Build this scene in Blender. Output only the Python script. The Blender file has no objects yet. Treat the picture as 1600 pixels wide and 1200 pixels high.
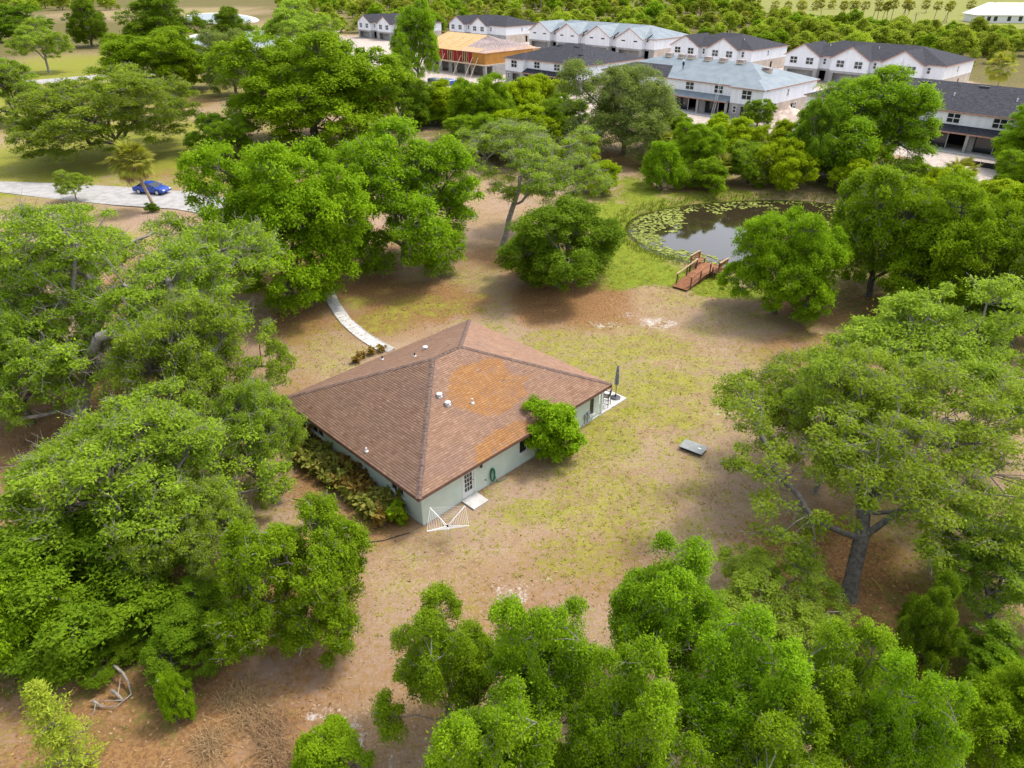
import bpy, bmesh, math, random
import numpy as np
from mathutils import Matrix, Vector

sc = bpy.context.scene
col = sc.collection
# ------------------------------------------------------------------ camera
FPX, PITCH, CAMH, ROLL = 1107.2, 0.539, 26.64, -0.005
_c, _s = math.cos(PITCH), math.sin(PITCH)
_fwd = np.array([0, _c, -_s]); _up0 = np.array([0, _s, _c]); _rt0 = np.array([1.0, 0, 0])
_rt = math.cos(ROLL) * _rt0 + math.sin(ROLL) * _up0
_up = -math.sin(ROLL) * _rt0 + math.cos(ROLL) * _up0
cam = bpy.data.cameras.new('camera')
cam.sensor_fit = 'HORIZONTAL'; cam.sensor_width = 36.0; cam.lens = FPX / 1600 * 36
cam.clip_start = 0.5; cam.clip_end = 8000
camo = bpy.data.objects.new('camera', cam); col.objects.link(camo)
camo.matrix_world = Matrix(((_rt[0], _up[0], -_fwd[0], 0), (_rt[1], _up[1], -_fwd[1], 0),
                            (_rt[2], _up[2], -_fwd[2], CAMH), (0, 0, 0, 1)))
sc.camera = camo
# ------------------------------------------------------------------ sky, sun, exposure
SUN_AZ = math.radians(60)      # clockwise from +Y (north): the sun stands to the right, a little behind
SUN_EL = math.radians(59)
w = bpy.data.worlds.new('World'); sc.world = w; w.use_nodes = True
wn = w.node_tree.nodes; wl = w.node_tree.links
bg = wn['Background']; sky = wn.new('ShaderNodeTexSky'); sky.sky_type = 'NISHITA'
sky.sun_disc = False; sky.sun_elevation = SUN_EL; sky.sun_rotation = SUN_AZ
sky.air_density = 1.0; sky.dust_density = 2.5; sky.ozone_density = 1.0
hz = wn.new('ShaderNodeHueSaturation'); hz.inputs['Saturation'].default_value = .45   # thin white cloud over the whole sky
wl.new(sky.outputs[0], hz.inputs['Color']); wl.new(hz.outputs[0], bg.inputs[0]); bg.inputs[1].default_value = 0.15
sd = bpy.data.lights.new('sun', 'SUN'); sd.energy = 1.25; sd.angle = math.radians(9); sd.color = (1.0, 0.95, 0.87)
so = bpy.data.objects.new('sun', sd); col.objects.link(so)
_d = Vector((math.sin(SUN_AZ) * math.cos(SUN_EL), math.cos(SUN_AZ) * math.cos(SUN_EL), math.sin(SUN_EL)))
so.rotation_euler = _d.to_track_quat('Z', 'Y').to_euler(); so.location = _d * 200
sc.view_settings.view_transform = 'Standard'; sc.view_settings.look = 'None'
sc.view_settings.exposure = 1.36; sc.view_settings.gamma = 1.0; sc.view_settings.use_curve_mapping = False
sc.cycles.max_bounces = 6; sc.cycles.diffuse_bounces = 3; sc.cycles.glossy_bounces = 2
sc.cycles.transmission_bounces = 3; sc.cycles.transparent_max_bounces = 4

# ------------------------------------------------------------------ ground survey: photograph point -> place on the land
def ray(u, v): return _fwd + _rt * ((u - 800) / FPX) + _up * ((600 - v) / FPX)
def G(u, v, z=0.0):
    d = ray(u, v); t = (z - CAMH) / d[2]
    return np.array([t * d[0], t * d[1]])
def Zat(u, v, y):
    d = ray(u, v); return CAMH + d[2] * y / d[1]
def depth(x, y, z): return y * _c + (CAMH - z) * _s

rng = np.random.default_rng(7)
random.seed(7)

# ------------------------------------------------------------------ mesh helpers
def link(o, parent=None):
    col.objects.link(o)
    if parent is not None: o.parent = parent
    return o
def tag(o, label=None, cat=None, group=None, kind=None):
    if label: o['label'] = label
    if cat: o['category'] = cat
    if group: o['group'] = group
    if kind: o['kind'] = kind
    return o
def empty(name, loc=(0, 0, 0), rz=0.0, parent=None):
    o = bpy.data.objects.new(name, None); o.empty_display_size = 0.3
    o.location = loc; o.rotation_euler = (0, 0, rz)
    return link(o, parent)
def np_mesh(name, V, F, mat=None, attrs=None, smooth=False):
    """V (n,3); F (m,k) one polygon size; attrs {name:(domain,type,array)}"""
    V = np.asarray(V, np.float32); F = np.asarray(F, np.int32)
    me = bpy.data.meshes.new(name); m, k = F.shape
    me.vertices.add(len(V)); me.vertices.foreach_set('co', V.ravel())
    me.loops.add(m * k); me.loops.foreach_set('vertex_index', F.ravel())
    me.polygons.add(m); me.polygons.foreach_set('loop_start', np.arange(0, m * k, k, dtype=np.int32))
    if smooth: me.polygons.foreach_set('use_smooth', np.ones(m, bool))
    me.update(calc_edges=True)
    for n, (dom, typ, arr) in (attrs or {}).items():
        a = me.attributes.new(n, typ, dom)
        a.data.foreach_set('color' if 'COLOR' in typ else ('vector' if typ == 'FLOAT_VECTOR' else 'value'), np.asarray(arr, np.float32).ravel())
    if mat: me.materials.append(mat)
    return me
class MB:
    def __init__(s): s.v = []; s.f = []
    def add(s, vs, fs):
        n = len(s.v); s.v += [tuple(p) for p in vs]; s.f += [tuple(i + n for i in f) for f in fs]; return s
    def box(s, x0, x1, y0, y1, z0, z1):
        return s.add([(x0, y0, z0), (x1, y0, z0), (x1, y1, z0), (x0, y1, z0), (x0, y0, z1), (x1, y0, z1), (x1, y1, z1), (x0, y1, z1)],
                     [(3, 2, 1, 0), (4, 5, 6, 7), (0, 1, 5, 4), (1, 2, 6, 5), (2, 3, 7, 6), (3, 0, 4, 7)])
    def bar(s, a, b, wd, ht, upv=(0, 0, 1)):
        a = Vector(a); b = Vector(b); d = (b - a).normalized(); u = Vector(upv)
        if abs(d.dot(u)) > .98: u = Vector((1, 0, 0))
        sx = d.cross(u).normalized() * wd / 2; sz = sx.cross(d).normalized() * ht / 2
        P = [a - sx - sz, a + sx - sz, a + sx + sz, a - sx + sz, b - sx - sz, b + sx - sz, b + sx + sz, b - sx + sz]
        return s.add(P, [(0, 1, 2, 3), (7, 6, 5, 4), (4, 5, 1, 0), (5, 6, 2, 1), (6, 7, 3, 2), (7, 4, 0, 3)])
    def tube(s, pts, rad, n=8, cap=True, closed=False):
        pts = [Vector(p) for p in pts]; m = len(pts)
        if not hasattr(rad, '__len__'): rad = [rad] * m
        base = len(s.v); u = None
        for i, p in enumerate(pts):
            if closed: d = pts[(i + 1) % m] - pts[i - 1]
            else: d = pts[min(i + 1, m - 1)] - pts[max(i - 1, 0)]
            d.normalize()
            if u is None:
                u = Vector((0, 0, 1)) if abs(d.z) < .9 else Vector((1, 0, 0))
            u = (u - d * u.dot(d)).normalized(); t = d.cross(u)
            for k in range(n):
                a = 2 * math.pi * k / n
                s.v.append(tuple(p + (u * math.cos(a) + t * math.sin(a)) * rad[i]))
        for i in range(m if closed else m - 1):
            j = (i + 1) % m
            for k in range(n):
                s.f.append((base + i * n + k, base + i * n + (k + 1) % n, base + j * n + (k + 1) % n, base + j * n + k))
        if cap and not closed:
            s.f.append(tuple(base + k for k in reversed(range(n)))); s.f.append(tuple(base + (m - 1) * n + k for k in range(n)))
        return s
    def lathe(s, prof, n=16, c=(0, 0)):
        base = len(s.v)
        for r, z in prof:
            for k in range(n):
                a = 2 * math.pi * k / n; s.v.append((c[0] + r * math.cos(a), c[1] + r * math.sin(a), z))
        for i in range(len(prof) - 1):
            for k in range(n):
                s.f.append((base + i * n + k, base + i * n + (k + 1) % n, base + (i + 1) * n + (k + 1) % n, base + (i + 1) * n + k))
        s.f.append(tuple(base + k for k in reversed(range(n)))); s.f.append(tuple(base + (len(prof) - 1) * n + k for k in range(n)))
        return s
    def mesh(s, name, mat, smooth=False):
        me = bpy.data.meshes.new(name); me.from_pydata(s.v, [], s.f); me.update()
        if smooth: me.polygons.foreach_set('use_smooth', np.ones(len(me.polygons), bool))
        me.materials.append(mat); return me
    def build(s, name, mat, parent=None, smooth=False):
        return link(bpy.data.objects.new(name, s.mesh(name, mat, smooth)), parent)
def put(name, me, parent=None, loc=(0, 0, 0), rot=(0, 0, 0), scale=(1, 1, 1)):
    o = bpy.data.objects.new(name, me); o.location = loc; o.rotation_euler = rot; o.scale = scale
    return link(o, parent)
def bevel(o, wd=0.02, seg=2):
    m = o.modifiers.new('bevel', 'BEVEL'); m.width = wd; m.segments = seg; m.limit_method = 'ANGLE'; return o

# ------------------------------------------------------------------ shader helpers
class NT:
    def __init__(s, name):
        s.m = bpy.data.materials.new(name); s.m.use_nodes = True; s.t = s.m.node_tree; s.N = s.t.nodes; s.L = s.t.links
        s.bsdf = s.N['Principled BSDF']; s.out = s.N['Material Output']
    def new(s, t, **kw):
        n = s.N.new(t)
        for k, v in kw.items(): setattr(n, k, v)
        return n
    def set(s, sock, v):
        if isinstance(v, bpy.types.NodeSocket): s.L.new(v, sock)
        elif hasattr(v, '__len__') and len(v) == 3 and sock.type == 'RGBA': sock.default_value = (*v, 1)
        else: sock.default_value = v
    def coord(s, which='Object'): return s.new('ShaderNodeTexCoord').outputs[which]
    def noise(s, vec, scale, detail=3, rough=.55, dist=0.0):
        n = s.new('ShaderNodeTexNoise'); s.L.new(vec, n.inputs['Vector']); n.inputs['Scale'].default_value = scale
        n.inputs['Detail'].default_value = detail; n.inputs['Roughness'].default_value = rough; n.inputs['Distortion'].default_value = dist
        return n.outputs['Fac']
    def math(s, op, a, b=0.0, clamp=False):
        n = s.new('ShaderNodeMath', operation=op, use_clamp=clamp); s.set(n.inputs[0], a); s.set(n.inputs[1], b); return n.outputs[0]
    def mix(s, f, a, b, mode='MIX'):
        n = s.new('ShaderNodeMix', data_type='RGBA', blend_type=mode); s.set(n.inputs['Factor'], f); s.set(n.inputs['A'], a); s.set(n.inputs['B'], b); return n.outputs['Result']
    def step(s, v, lo, hi):
        n = s.new('ShaderNodeMapRange', interpolation_type='SMOOTHSTEP'); s.set(n.inputs['Value'], v)
        n.inputs['From Min'].default_value = lo; n.inputs['From Max'].default_value = hi; return n.outputs['Result']
    def attr(s, name, out='Fac'): return s.new('ShaderNodeAttribute', attribute_name=name).outputs[out]
    def bump(s, h, st=.3, dist=.02):
        n = s.new('ShaderNodeBump'); s.set(n.inputs['Height'], h); n.inputs['Strength'].default_value = st; n.inputs['Distance'].default_value = dist
        s.L.new(n.outputs[0], s.bsdf.inputs['Normal'])
    def base(s, c, rough=.8, spec=.25, metal=0.0):
        s.set(s.bsdf.inputs['Base Color'], c); s.set(s.bsdf.inputs['Roughness'], rough)
        s.bsdf.inputs['Specular IOR Level'].default_value = spec; s.bsdf.inputs['Metallic'].default_value = metal; return s.m
def simple(name, c, rough=.75, var=.18, scale=3.0, spec=.25, metal=0.0, bump=0.0, bscale=40):
    t = NT(name); v = t.coord(); n = t.noise(v, scale, 5, .6)
    a = tuple(x * (1 - var) for x in c); b = tuple(min(1, x * (1 + var)) for x in c)
    m = t.base(t.mix(t.step(n, .3, .7), a, b), rough, spec, metal)
    if bump: t.bump(t.noise(v, bscale, 3), bump, .01)
    return m
def leafmat(name, c, c2, trans=.46, vary=.28):
    """c main colour, c2 the colour of the younger leaves; tint = one random number per leaf and per clump"""
    t = NT(name); ti = t.attr('tint'); r = t.new('ShaderNodeObjectInfo').outputs['Random']
    cc = t.mix(ti, c, c2)
    hs = t.new('ShaderNodeHueSaturation'); t.set(hs.inputs['Color'], cc)
    t.set(hs.inputs['Hue'], t.math('ADD', t.math('MULTIPLY', r, .014), .484))
    t.set(hs.inputs['Value'], t.math('ADD', t.math('MULTIPLY', r, vary), 1.0 - vary / 2))
    cc = hs.outputs[0]
    t.base(cc, .6, .06)
    tr = t.new('ShaderNodeBsdfTranslucent'); t.set(tr.inputs['Color'], t.mix(1.0, cc, (1.0, 1.0, .45), 'MULTIPLY'))
    mx = t.new('ShaderNodeMixShader'); mx.inputs[0].default_value = trans
    t.L.new(t.bsdf.outputs[0], mx.inputs[1]); t.L.new(tr.outputs[0], mx.inputs[2]); t.L.new(mx.outputs[0], t.out.inputs['Surface'])
    return t.m

M = {}
M['bark'] = simple('bark', (.13, .115, .10), .9, .35, 5, .1, 0, .6, 25)
M['bark_pale'] = simple('pale_bark', (.25, .225, .19), .9, .3, 4, .1, 0, .5, 25)
M['bark_palm'] = simple('palm_bark', (.36, .27, .20), .9, .3, 6, .1, 0, .6, 18)
M['oak_leaf'] = leafmat('oak_leaf', (.135, .225, .014), (.32, .475, .036))
M['pale_leaf'] = leafmat('pale_leaf', (.18, .29, .018), (.35, .51, .05))
M['maple_leaf'] = leafmat('maple_leaf', (.10, .205, .005), (.28, .465, .015))
M['round_leaf'] = leafmat('round_leaf', (.11, .215, .005), (.285, .46, .012))
M['dark_leaf'] = leafmat('dark_leaf', (.075, .16, .007), (.20, .345, .014))
M['grey_leaf'] = leafmat('grey_leaf', (.15, .215, .040), (.27, .36, .085))
M['lime_leaf'] = leafmat('lime_leaf', (.20, .32, .003), (.38, .52, .008))
M['far_leaf'] = leafmat('far_leaf', (.17, .25, .014), (.36, .45, .035), .4, .6)
M['palm_leaf'] = leafmat('palm_leaf', (.16, .20, .025), (.38, .38, .06))
M['croton_leaf'] = leafmat('croton_leaf', (.13, .07, .02), (.40, .31, .06))
M['ginger_leaf'] = leafmat('ginger_leaf', (.12, .175, .014), (.44, .42, .10))
M['dry_grass'] = leafmat('dry_grass_blade', (.25, .165, .075), (.42, .30, .155), .2)
M['pine_leaf'] = leafmat('cypress_leaf', (.24, .36, .02), (.46, .56, .07))
M['white_wrap'] = None
# ------------------------------------------------------------------ the land
def fbm(x, y, scale, seed, octv=3):
    r = np.random.default_rng(seed); out = np.zeros_like(x, dtype=np.float64); a = .5; tot = 0
    for o in range(octv):
        T = r.random((128, 128)); xs = x / scale + 1000.37 * (o + 1); ys = y / scale + 713.1 * (o + 1)
        xi = np.floor(xs).astype(int); yi = np.floor(ys).astype(int); fx = xs - xi; fy = ys - yi
        fx = fx * fx * (3 - 2 * fx); fy = fy * fy * (3 - 2 * fy)
        g = lambda i, j: T[i % 128, j % 128]
        out += a * ((g(xi, yi) * (1 - fx) + g(xi + 1, yi) * fx) * (1 - fy) + (g(xi, yi + 1) * (1 - fx) + g(xi + 1, yi + 1) * fx) * fy)
        tot += a; a *= .5; scale *= .5
    return out / tot
def inpoly(x, y, poly):
    p = np.asarray(poly); n = len(p); r = np.zeros(x.shape, bool)
    for i in range(n):
        x0, y0 = p[i]; x1, y1 = p[i - 1]
        if y0 == y1: continue
        r ^= ((y0 > y) != (y1 > y)) & (x < (x1 - x0) * (y - y0) / (y1 - y0) + x0)
    return r
def polydist(x, y, poly):
    p = np.asarray(poly); d = np.full(x.shape, 1e9)
    for i in range(len(p)):
        a = p[i - 1]; b = p[i]; ab = b - a; L = ab @ ab
        t = np.clip(((x - a[0]) * ab[0] + (y - a[1]) * ab[1]) / L, 0, 1)
        d = np.minimum(d, np.hypot(x - a[0] - t * ab[0], y - a[1] - t * ab[1]))
    return d
def smooth_poly(p, it=2):
    p = np.asarray(p, float)
    for _ in range(it):
        q = np.roll(p, -1, 0); p = np.stack([.75 * p + .25 * q, .25 * p + .75 * q], 1).reshape(-1, 2)
    return p
POND = smooth_poly([G(u, v, -.4) for u, v in [(980, 360), (992, 341), (1045, 326), (1120, 317), (1200, 314), (1275, 316), (1345, 330),
                                               (1350, 365), (1290, 395), (1215, 413), (1160, 421), (1122, 419), (1085, 411), (1035, 398), (1000, 381)]])
def ground_z(x, y):
    x = np.asarray(x, float); y = np.asarray(y, float)
    near = (x > 0) & (x < 60) & (y > 55) & (y < 110)
    z = np.zeros(x.shape)
    if near.any():
        xs, ys = x[near], y[near]; d = polydist(xs, ys, POND); d = np.where(inpoly(xs, ys, POND), d, -d)
        z[near] = -1.25 * np.clip((d + 2.2) / 5.2, 0, 1) ** 1.0
    bump_ = (fbm(x, y, 14, 3) - .5) * .25
    return z + bump_ * np.clip((np.hypot(x + 4.1, y - 39.4) - 13) / 10, 0, 1) * (z > -.01)
def axis(lo, hi, st, far, growth=1.12):
    a = list(np.arange(lo, hi + 1e-6, st)); s = st
    while a[-1] < far[1]: s *= growth; a.append(a[-1] + s)
    s = st
    while a[0] > far[0]: s *= growth; a.insert(0, a[0] - s)
    return np.array(a)
gx = axis(-62, 62, .42, (-4000, 4000)); gy = axis(10, 112, .42, (-300, 6000))
X, Y = np.meshgrid(gx, gy, indexing='ij'); nx, ny = X.shape
XF, YF = X.ravel(), Y.ravel()
ZF = ground_z(XF, YF)
n1 = fbm(XF, YF, 6, 11, 4); n2 = fbm(XF, YF, 22, 12, 4); n3 = fbm(XF, YF, 2.5, 13, 3)
green = np.clip((n1 - .44) * 1.7, 0, 1) * .8; sand = np.zeros_like(XF); litter = np.zeros_like(XF)
lot = np.zeros_like(XF); lush = np.zeros_like(XF); under = np.zeros_like(XF)
def blob(arr, u, v, ru, rv, amt=1.0, soft=.9, wob=.8):
    c = G(u, v); rx = abs(G(u + ru, v)[0] - c[0]); ry = abs(G(u, v - rv)[1] - G(u, v + rv)[1]) / 2
    m = (np.abs(XF - c[0]) < rx * 2.2) & (np.abs(YF - c[1]) < ry * 2.2)
    d = np.hypot((XF[m] - c[0]) / rx, (YF[m] - c[1]) / ry) + (n1[m] - .5) * wob * 2 + (n3[m] - .5) * wob
    arr[m] = np.maximum(arr[m], amt * np.clip((1 + soft / 2 - d) / soft, 0, 1))
# dry/green grass, as it grows in the yard
for a in [(1010, 620, 150, 90, .62), (960, 760, 130, 70, .5), (1120, 600, 90, 60, .5), (900, 560, 110, 40, .55), (1180, 560, 60, 40, .4), (965, 690, 70, 50, .65), (1040, 600, 80, 40, .62), (1000, 545, 90, 28, .55), (900, 580, 60, 30, .5), (820, 800, 70, 30, .6), (1000, 760, 90, 40, .5),
          (1070, 690, 30, 14, .9), (985, 640, 30, 15, .8), (940, 655, 40, 14, .7), (600, 500, 60, 22, .5), (680, 480, 70, 18, .5), (520, 560, 60, 30, .38),
          (900, 870, 90, 40, .5), (1090, 570, 60, 25, .5), (860, 530, 60, 16, .5), (760, 770, 40, 14, .5), (1080, 760, 60, 30, .45), (490, 530, 50, 30, .35)]: blob(green, *a)
for a in [(1010, 425, 70, 20, 1.0), (975, 385, 60, 30, .95), (960, 340, 60, 40, .85), (1100, 440, 90, 14, 1.0), (1180, 455, 60, 12, .8), (1010, 315, 60, 14, .7), (1100, 305, 140, 10, .55),
          (1120, 455, 50, 9, 1.0), (1000, 300, 40, 20, .8)]: blob(lush, *a)
for a in [(650, 470, 190, 42, .95), (870, 470, 110, 34, .9), (800, 410, 90, 30, .7), (470, 500, 60, 30, .85), (1250, 540, 110, 40, .65), (560, 820, 90, 50, .95), (480, 740, 60, 60, .8),
          (480, 960, 120, 90, .6), (200, 1120, 260, 120, .8), (60, 740, 110, 90, .55), (1300, 870, 160, 70, .95), (1450, 1000, 180, 160, .95), (440, 640, 40, 60, .5), (150, 640, 200, 120, .6),
          (900, 900, 200, 60, .45), (350, 900, 200, 120, .8), (140, 255, 130, 14, .6), (60, 205, 50, 12, .5), (300, 160, 50, 12, .6), (480, 240, 150, 30, .8), (420, 420, 200, 60, .8),
          (970, 250, 90, 16, .8), (1420, 480, 200, 60, .9), (1110, 300, 90, 12, .6), (260, 270, 60, 14, .7), (1300, 600, 120, 60, .5), (690, 1000, 160, 110, .4)]: blob(litter, *a)
for a in [(1030, 503, 34, 10, .58), (948, 507, 20, 7, .5), (985, 492, 16, 5, .5), (800, 928, 26, 14, .58), (770, 905, 16, 8, .5), (540, 1150, 26, 34, .62), (500, 1110, 22, 16, .5), (600, 1195, 24, 14, .66), (650, 880, 18, 6, .36), (1120, 648, 26, 10, .5),
          (1150, 705, 26, 10, .45), (1060, 575, 60, 12, .3), (840, 905, 40, 14, .4), (300, 1180, 60, 20, .3), (570, 930, 30, 20, .35)]: blob(sand, *a, 1.0, .9)
for a in [(1130, 192, 60, 12, 1), (1240, 205, 40, 22, 1), (1520, 262, 90, 18, 1), (700, 133, 70, 12, .9), (860, 150, 90, 12, .9), (1300, 165, 60, 16, 1), (640, 195, 60, 8, .7), (380, 72, 90, 16, .8), (180, 128, 60, 4, .4)]: blob(lot, *a, .5, .3)
lot_poly = [(-45, 190), (-20, 150), (30, 150), (45, 130), (75, 100), (110, 84), (112, 140), (114, 188), (88, 226), (64, 262), (24, 300), (-8, 318), (-90, 345)]
lot = np.maximum(lot, np.where(inpoly(XF, YF, lot_poly), .85 * np.clip(n2 * 2, .4, 1), 0))
golf = [tuple(G(*q)) for q in ((1195, 26), (1350, 44), (1480, 60), (1610, 70))] + [(900, 300), (900, 1100), (200, 1100), tuple(G(1090, 3))]
lush = np.maximum(lush, np.where(inpoly(XF, YF, golf), .55, 0))
for a in [(150, 240, 240, 60, .85), (100, 130, 260, 60, .95), (100, 100, 120, 22, .85), (20, 120, 60, 20, .7), (60, 240, 60, 10, .5), (160, 90, 60, 12, .5), (470, 32, 60, 10, .6), (250, 20, 160, 9, .4), (20, 250, 60, 8, .6), (250, 288, 200, 4, .5)]: blob(green, *a, .8, .5); blob(lush, a[0], a[1], a[2], a[3], .33, .8, .3)
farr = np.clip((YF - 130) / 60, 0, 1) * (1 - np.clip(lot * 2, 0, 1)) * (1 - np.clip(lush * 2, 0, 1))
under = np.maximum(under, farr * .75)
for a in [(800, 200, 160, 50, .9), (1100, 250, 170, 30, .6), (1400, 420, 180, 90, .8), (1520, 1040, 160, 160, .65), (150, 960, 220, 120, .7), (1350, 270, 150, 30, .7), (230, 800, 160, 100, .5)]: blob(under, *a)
i0 = np.arange(nx * ny).reshape(nx, ny)
FQ = np.stack([i0[:-1, :-1], i0[1:, :-1], i0[1:, 1:], i0[:-1, 1:]], -1).reshape(-1, 4)
one = np.ones_like(XF)
def ground_material():
    t = NT('ground'); v = t.coord('Object')
    z1 = t.new('ShaderNodeSeparateColor'); t.L.new(t.attr('zone_a', 'Color'), z1.inputs[0])
    z2 = t.new('ShaderNodeSeparateColor'); t.L.new(t.attr('zone_b', 'Color'), z2.inputs[0])
    big = t.noise(v, .12, 4); mid = t.noise(v, .9, 5, .65); fine = t.noise(v, 5.5, 4, .7); vf = t.noise(v, 17, 3, .8)
    sp = t.math('ADD', t.math('MULTIPLY', fine, .55), t.math('MULTIPLY', vf, .45))
    gra = t.noise(v, 3.2, 4, .75)
    dry = t.mix(t.step(mid, .36, .66), (.25, .16, .092), (.325, .232, .156))
    dry = t.mix(t.math('MULTIPLY', t.step(gra, .46, .62), .6), dry, (.31, .22, .08))
    dry = t.mix(t.math('MULTIPLY', t.step(fine, .52, .62), .75), dry, (.19, .12, .062))
    dry = t.mix(t.math('MULTIPLY', t.step(vf, .54, .66), .45), dry, (.16, .10, .045))
    dry = t.mix(t.math('MULTIPLY', t.step(t.noise(v, 8, 3, .7), .56, .66), .75), dry, (.42, .31, .195))
    dry = t.mix(t.math('MULTIPLY', t.step(big, .42, .62), .55), dry, (.31, .215, .165))
    def wgt(z, k=1.1, lo=.40, hi=.62, n=sp):
        return t.step(t.math('ADD', t.math('ADD', z, t.math('ADD', t.math('MULTIPLY', t.math('SUBTRACT', mid, .5), 1.3), t.math('MULTIPLY', t.math('SUBTRACT', gra, .5), 1.4))), t.math('MULTIPLY', t.math('SUBTRACT', n, .5), k)), lo, hi)
    lit = t.mix(t.step(fine, .38, .62), (.14, .066, .027), (.26, .14, .055))
    lit = t.mix(t.math('MULTIPLY', t.step(vf, .52, .68), .7), lit, (.38, .225, .08))
    c = t.mix(t.math('MULTIPLY', wgt(z1.outputs[2], .9, .05, .85), .95), dry, lit)
    gr = t.mix(t.step(mid, .35, .65), (.17, .185, .014), (.26, .24, .034)); gr = t.mix(t.math('MULTIPLY', t.step(fine, .5, .64), .6), gr, (.12, .13, .015))
    c = t.mix(t.math('MULTIPLY', wgt(z1.outputs[0], 1.6, .18, .82), .95), c, gr)
    lu = t.mix(t.step(fine, .35, .65), (.095, .155, .008), (.20, .25, .016)); lu = t.mix(t.math('MULTIPLY', t.step(gra, .44, .66), .75), lu, (.22, .20, .035)); lu = t.mix(t.math('MULTIPLY', t.step(mid, .5, .62), .6), lu, (.095, .13, .012))
    c = t.mix(wgt(z2.outputs[1], .9, .18, .7), c, lu)
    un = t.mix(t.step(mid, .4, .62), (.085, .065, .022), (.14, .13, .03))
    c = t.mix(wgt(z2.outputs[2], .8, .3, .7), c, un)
    sa = t.mix(mid, (.40, .35, .32), (.56, .53, .51))
    c = t.mix(t.math('MULTIPLY', wgt(z1.outputs[1], 1.9, .46, .95), .9), c, sa)
    lo_ = t.mix(t.step(mid, .3, .7), (.36, .29, .24), (.46, .40, .35))
    c = t.mix(wgt(z2.outputs[0], .8, .3, .6), c, lo_)
    t.base(c, .95, .1); t.bump(t.math('ADD', fine, t.math('MULTIPLY', vf, .6)), .55, .06); return t.m
M['ground'] = ground_material()
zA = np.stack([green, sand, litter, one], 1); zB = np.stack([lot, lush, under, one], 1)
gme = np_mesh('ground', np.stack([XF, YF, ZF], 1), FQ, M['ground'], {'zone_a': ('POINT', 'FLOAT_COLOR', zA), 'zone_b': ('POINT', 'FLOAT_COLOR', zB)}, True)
tag(link(bpy.data.objects.new('ground', gme)), kind='structure')
def gz(x, y): return float(ground_z(np.array([x]), np.array([y]))[0])
def zone_at(x, y):
    i = np.clip(np.searchsorted(gx, x), 0, nx - 1); j = np.clip(np.searchsorted(gy, y), 0, ny - 1); k = i * ny + j
    return zA[k], zB[k]

# water of the pond
t = NT('pond_water'); v = t.coord(); t.base((.030, .022, .012), .04, .5); t.bump(t.noise(v, 1.3, 3), .06, .03); M['water'] = t.m
t = NT('far_water'); v = t.coord(); t.base((.16, .20, .22), .25, .12); t.bump(t.noise(v, .8, 3), .05, .03); M['water2'] = t.m
def sheet(name, pts, z, mat, kind='structure', thick=None):
    bm = bmesh.new(); vs = [bm.verts.new((p[0], p[1], z)) for p in pts]; bm.faces.new(vs); bmesh.ops.recalc_face_normals(bm, faces=bm.faces)
    if bm.faces[:][0].normal.z < 0: bmesh.ops.reverse_faces(bm, faces=bm.faces)
    if thick:
        r = bmesh.ops.extrude_face_region(bm, geom=bm.faces[:]); bmesh.ops.translate(bm, verts=[e for e in r['geom'] if isinstance(e, bmesh.types.BMVert)], vec=(0, 0, thick))
        bmesh.ops.recalc_face_normals(bm, faces=bm.faces)
    bmesh.ops.triangulate(bm, faces=[f for f in bm.faces if len(f.verts) > 4])
    me = bpy.data.meshes.new(name); bm.to_mesh(me); bm.free(); me.materials.append(mat)
    o = link(bpy.data.objects.new(name, me)); o['kind'] = kind; return o
cP = POND.mean(0); sheet('pond_water', cP + (POND - cP) * 1.08, -.40, M['water'])
# the settling ponds beyond the left-hand trees, with their banks of white sand
M['bank'] = simple('white_sand', (.55, .50, .46), .95, .2, .3, .1)
def far_pond(us, bank_w):
    P = smooth_poly([G(u, v, .1) for u, v in us]); c = P.mean(0)
    Q = c + (P - c) * (1 + bank_w / np.hypot(*(P - c).T).mean())
    n = len(P); V = [(*p, .12) for p in P] + [(*((p + q) / 2), .22) for p, q in zip(P, Q)] + [(*q, .02) for q in Q]
    F = [(r * n + i, r * n + (i + 1) % n, (r + 1) * n + (i + 1) % n, (r + 1) * n + i) for r in range(2) for i in range(n)]
    b = MB(); b.v = V; b.f = F; o = b.build('sand_bank', M['bank']); o['kind'] = 'structure'
    sheet('settling_pond_water', P, .2, M['water2'])
far_pond([(288, 33), (296, 24), (340, 20), (385, 25), (398, 33), (350, 36)], 7)
far_pond([(286, 66), (310, 54), (360, 48), (420, 49), (450, 60), (430, 72), (340, 76)], 6)

# driveway, far lane, path
M['concrete'] = simple('concrete', (.45, .43, .41), .9, .14, 1.2, .2, 0, .3, 30)
M['slab'] = simple('pale_concrete', (.46, .445, .42), .9, .16, 2.2, .2, 0, .3, 40)
M['gravel'] = simple('shell_drive', (.335, .32, .305), .95, .16, .9, .1, 0, .5, 12)
sheet('driveway', [G(u, v) for u, v in [(-160, 270), (0, 284), (110, 288), (215, 294), (300, 301), (400, 318), (500, 334), (560, 350), (520, 366), (440, 352), (330, 337), (272, 327), (180, 321), (80, 311), (0, 301), (-160, 296)]], .03, M['gravel'], thick=.05)
sheet('lane', [G(u, v) for u, v in [(-60, 131), (60, 125), (110, 121), (168, 116), (240, 112), (240, 117), (170, 122), (110, 127), (0, 138), (-60, 142)]], .03, M['gravel'], thick=.06)
sheet('path_bed', [G(u, v) for u, v in [(503, 452), (520, 450), (530, 472), (548, 498), (580, 524), (618, 545), (606, 551), (568, 534), (534, 508), (512, 476)]], .015, M['gravel'], thick=.03)
ctr = np.array([G(u, v) for u, v in [(510, 447), (513, 456), (521, 474), (535, 496), (552, 514), (574, 531), (598, 545), (612, 553)]])
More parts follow.
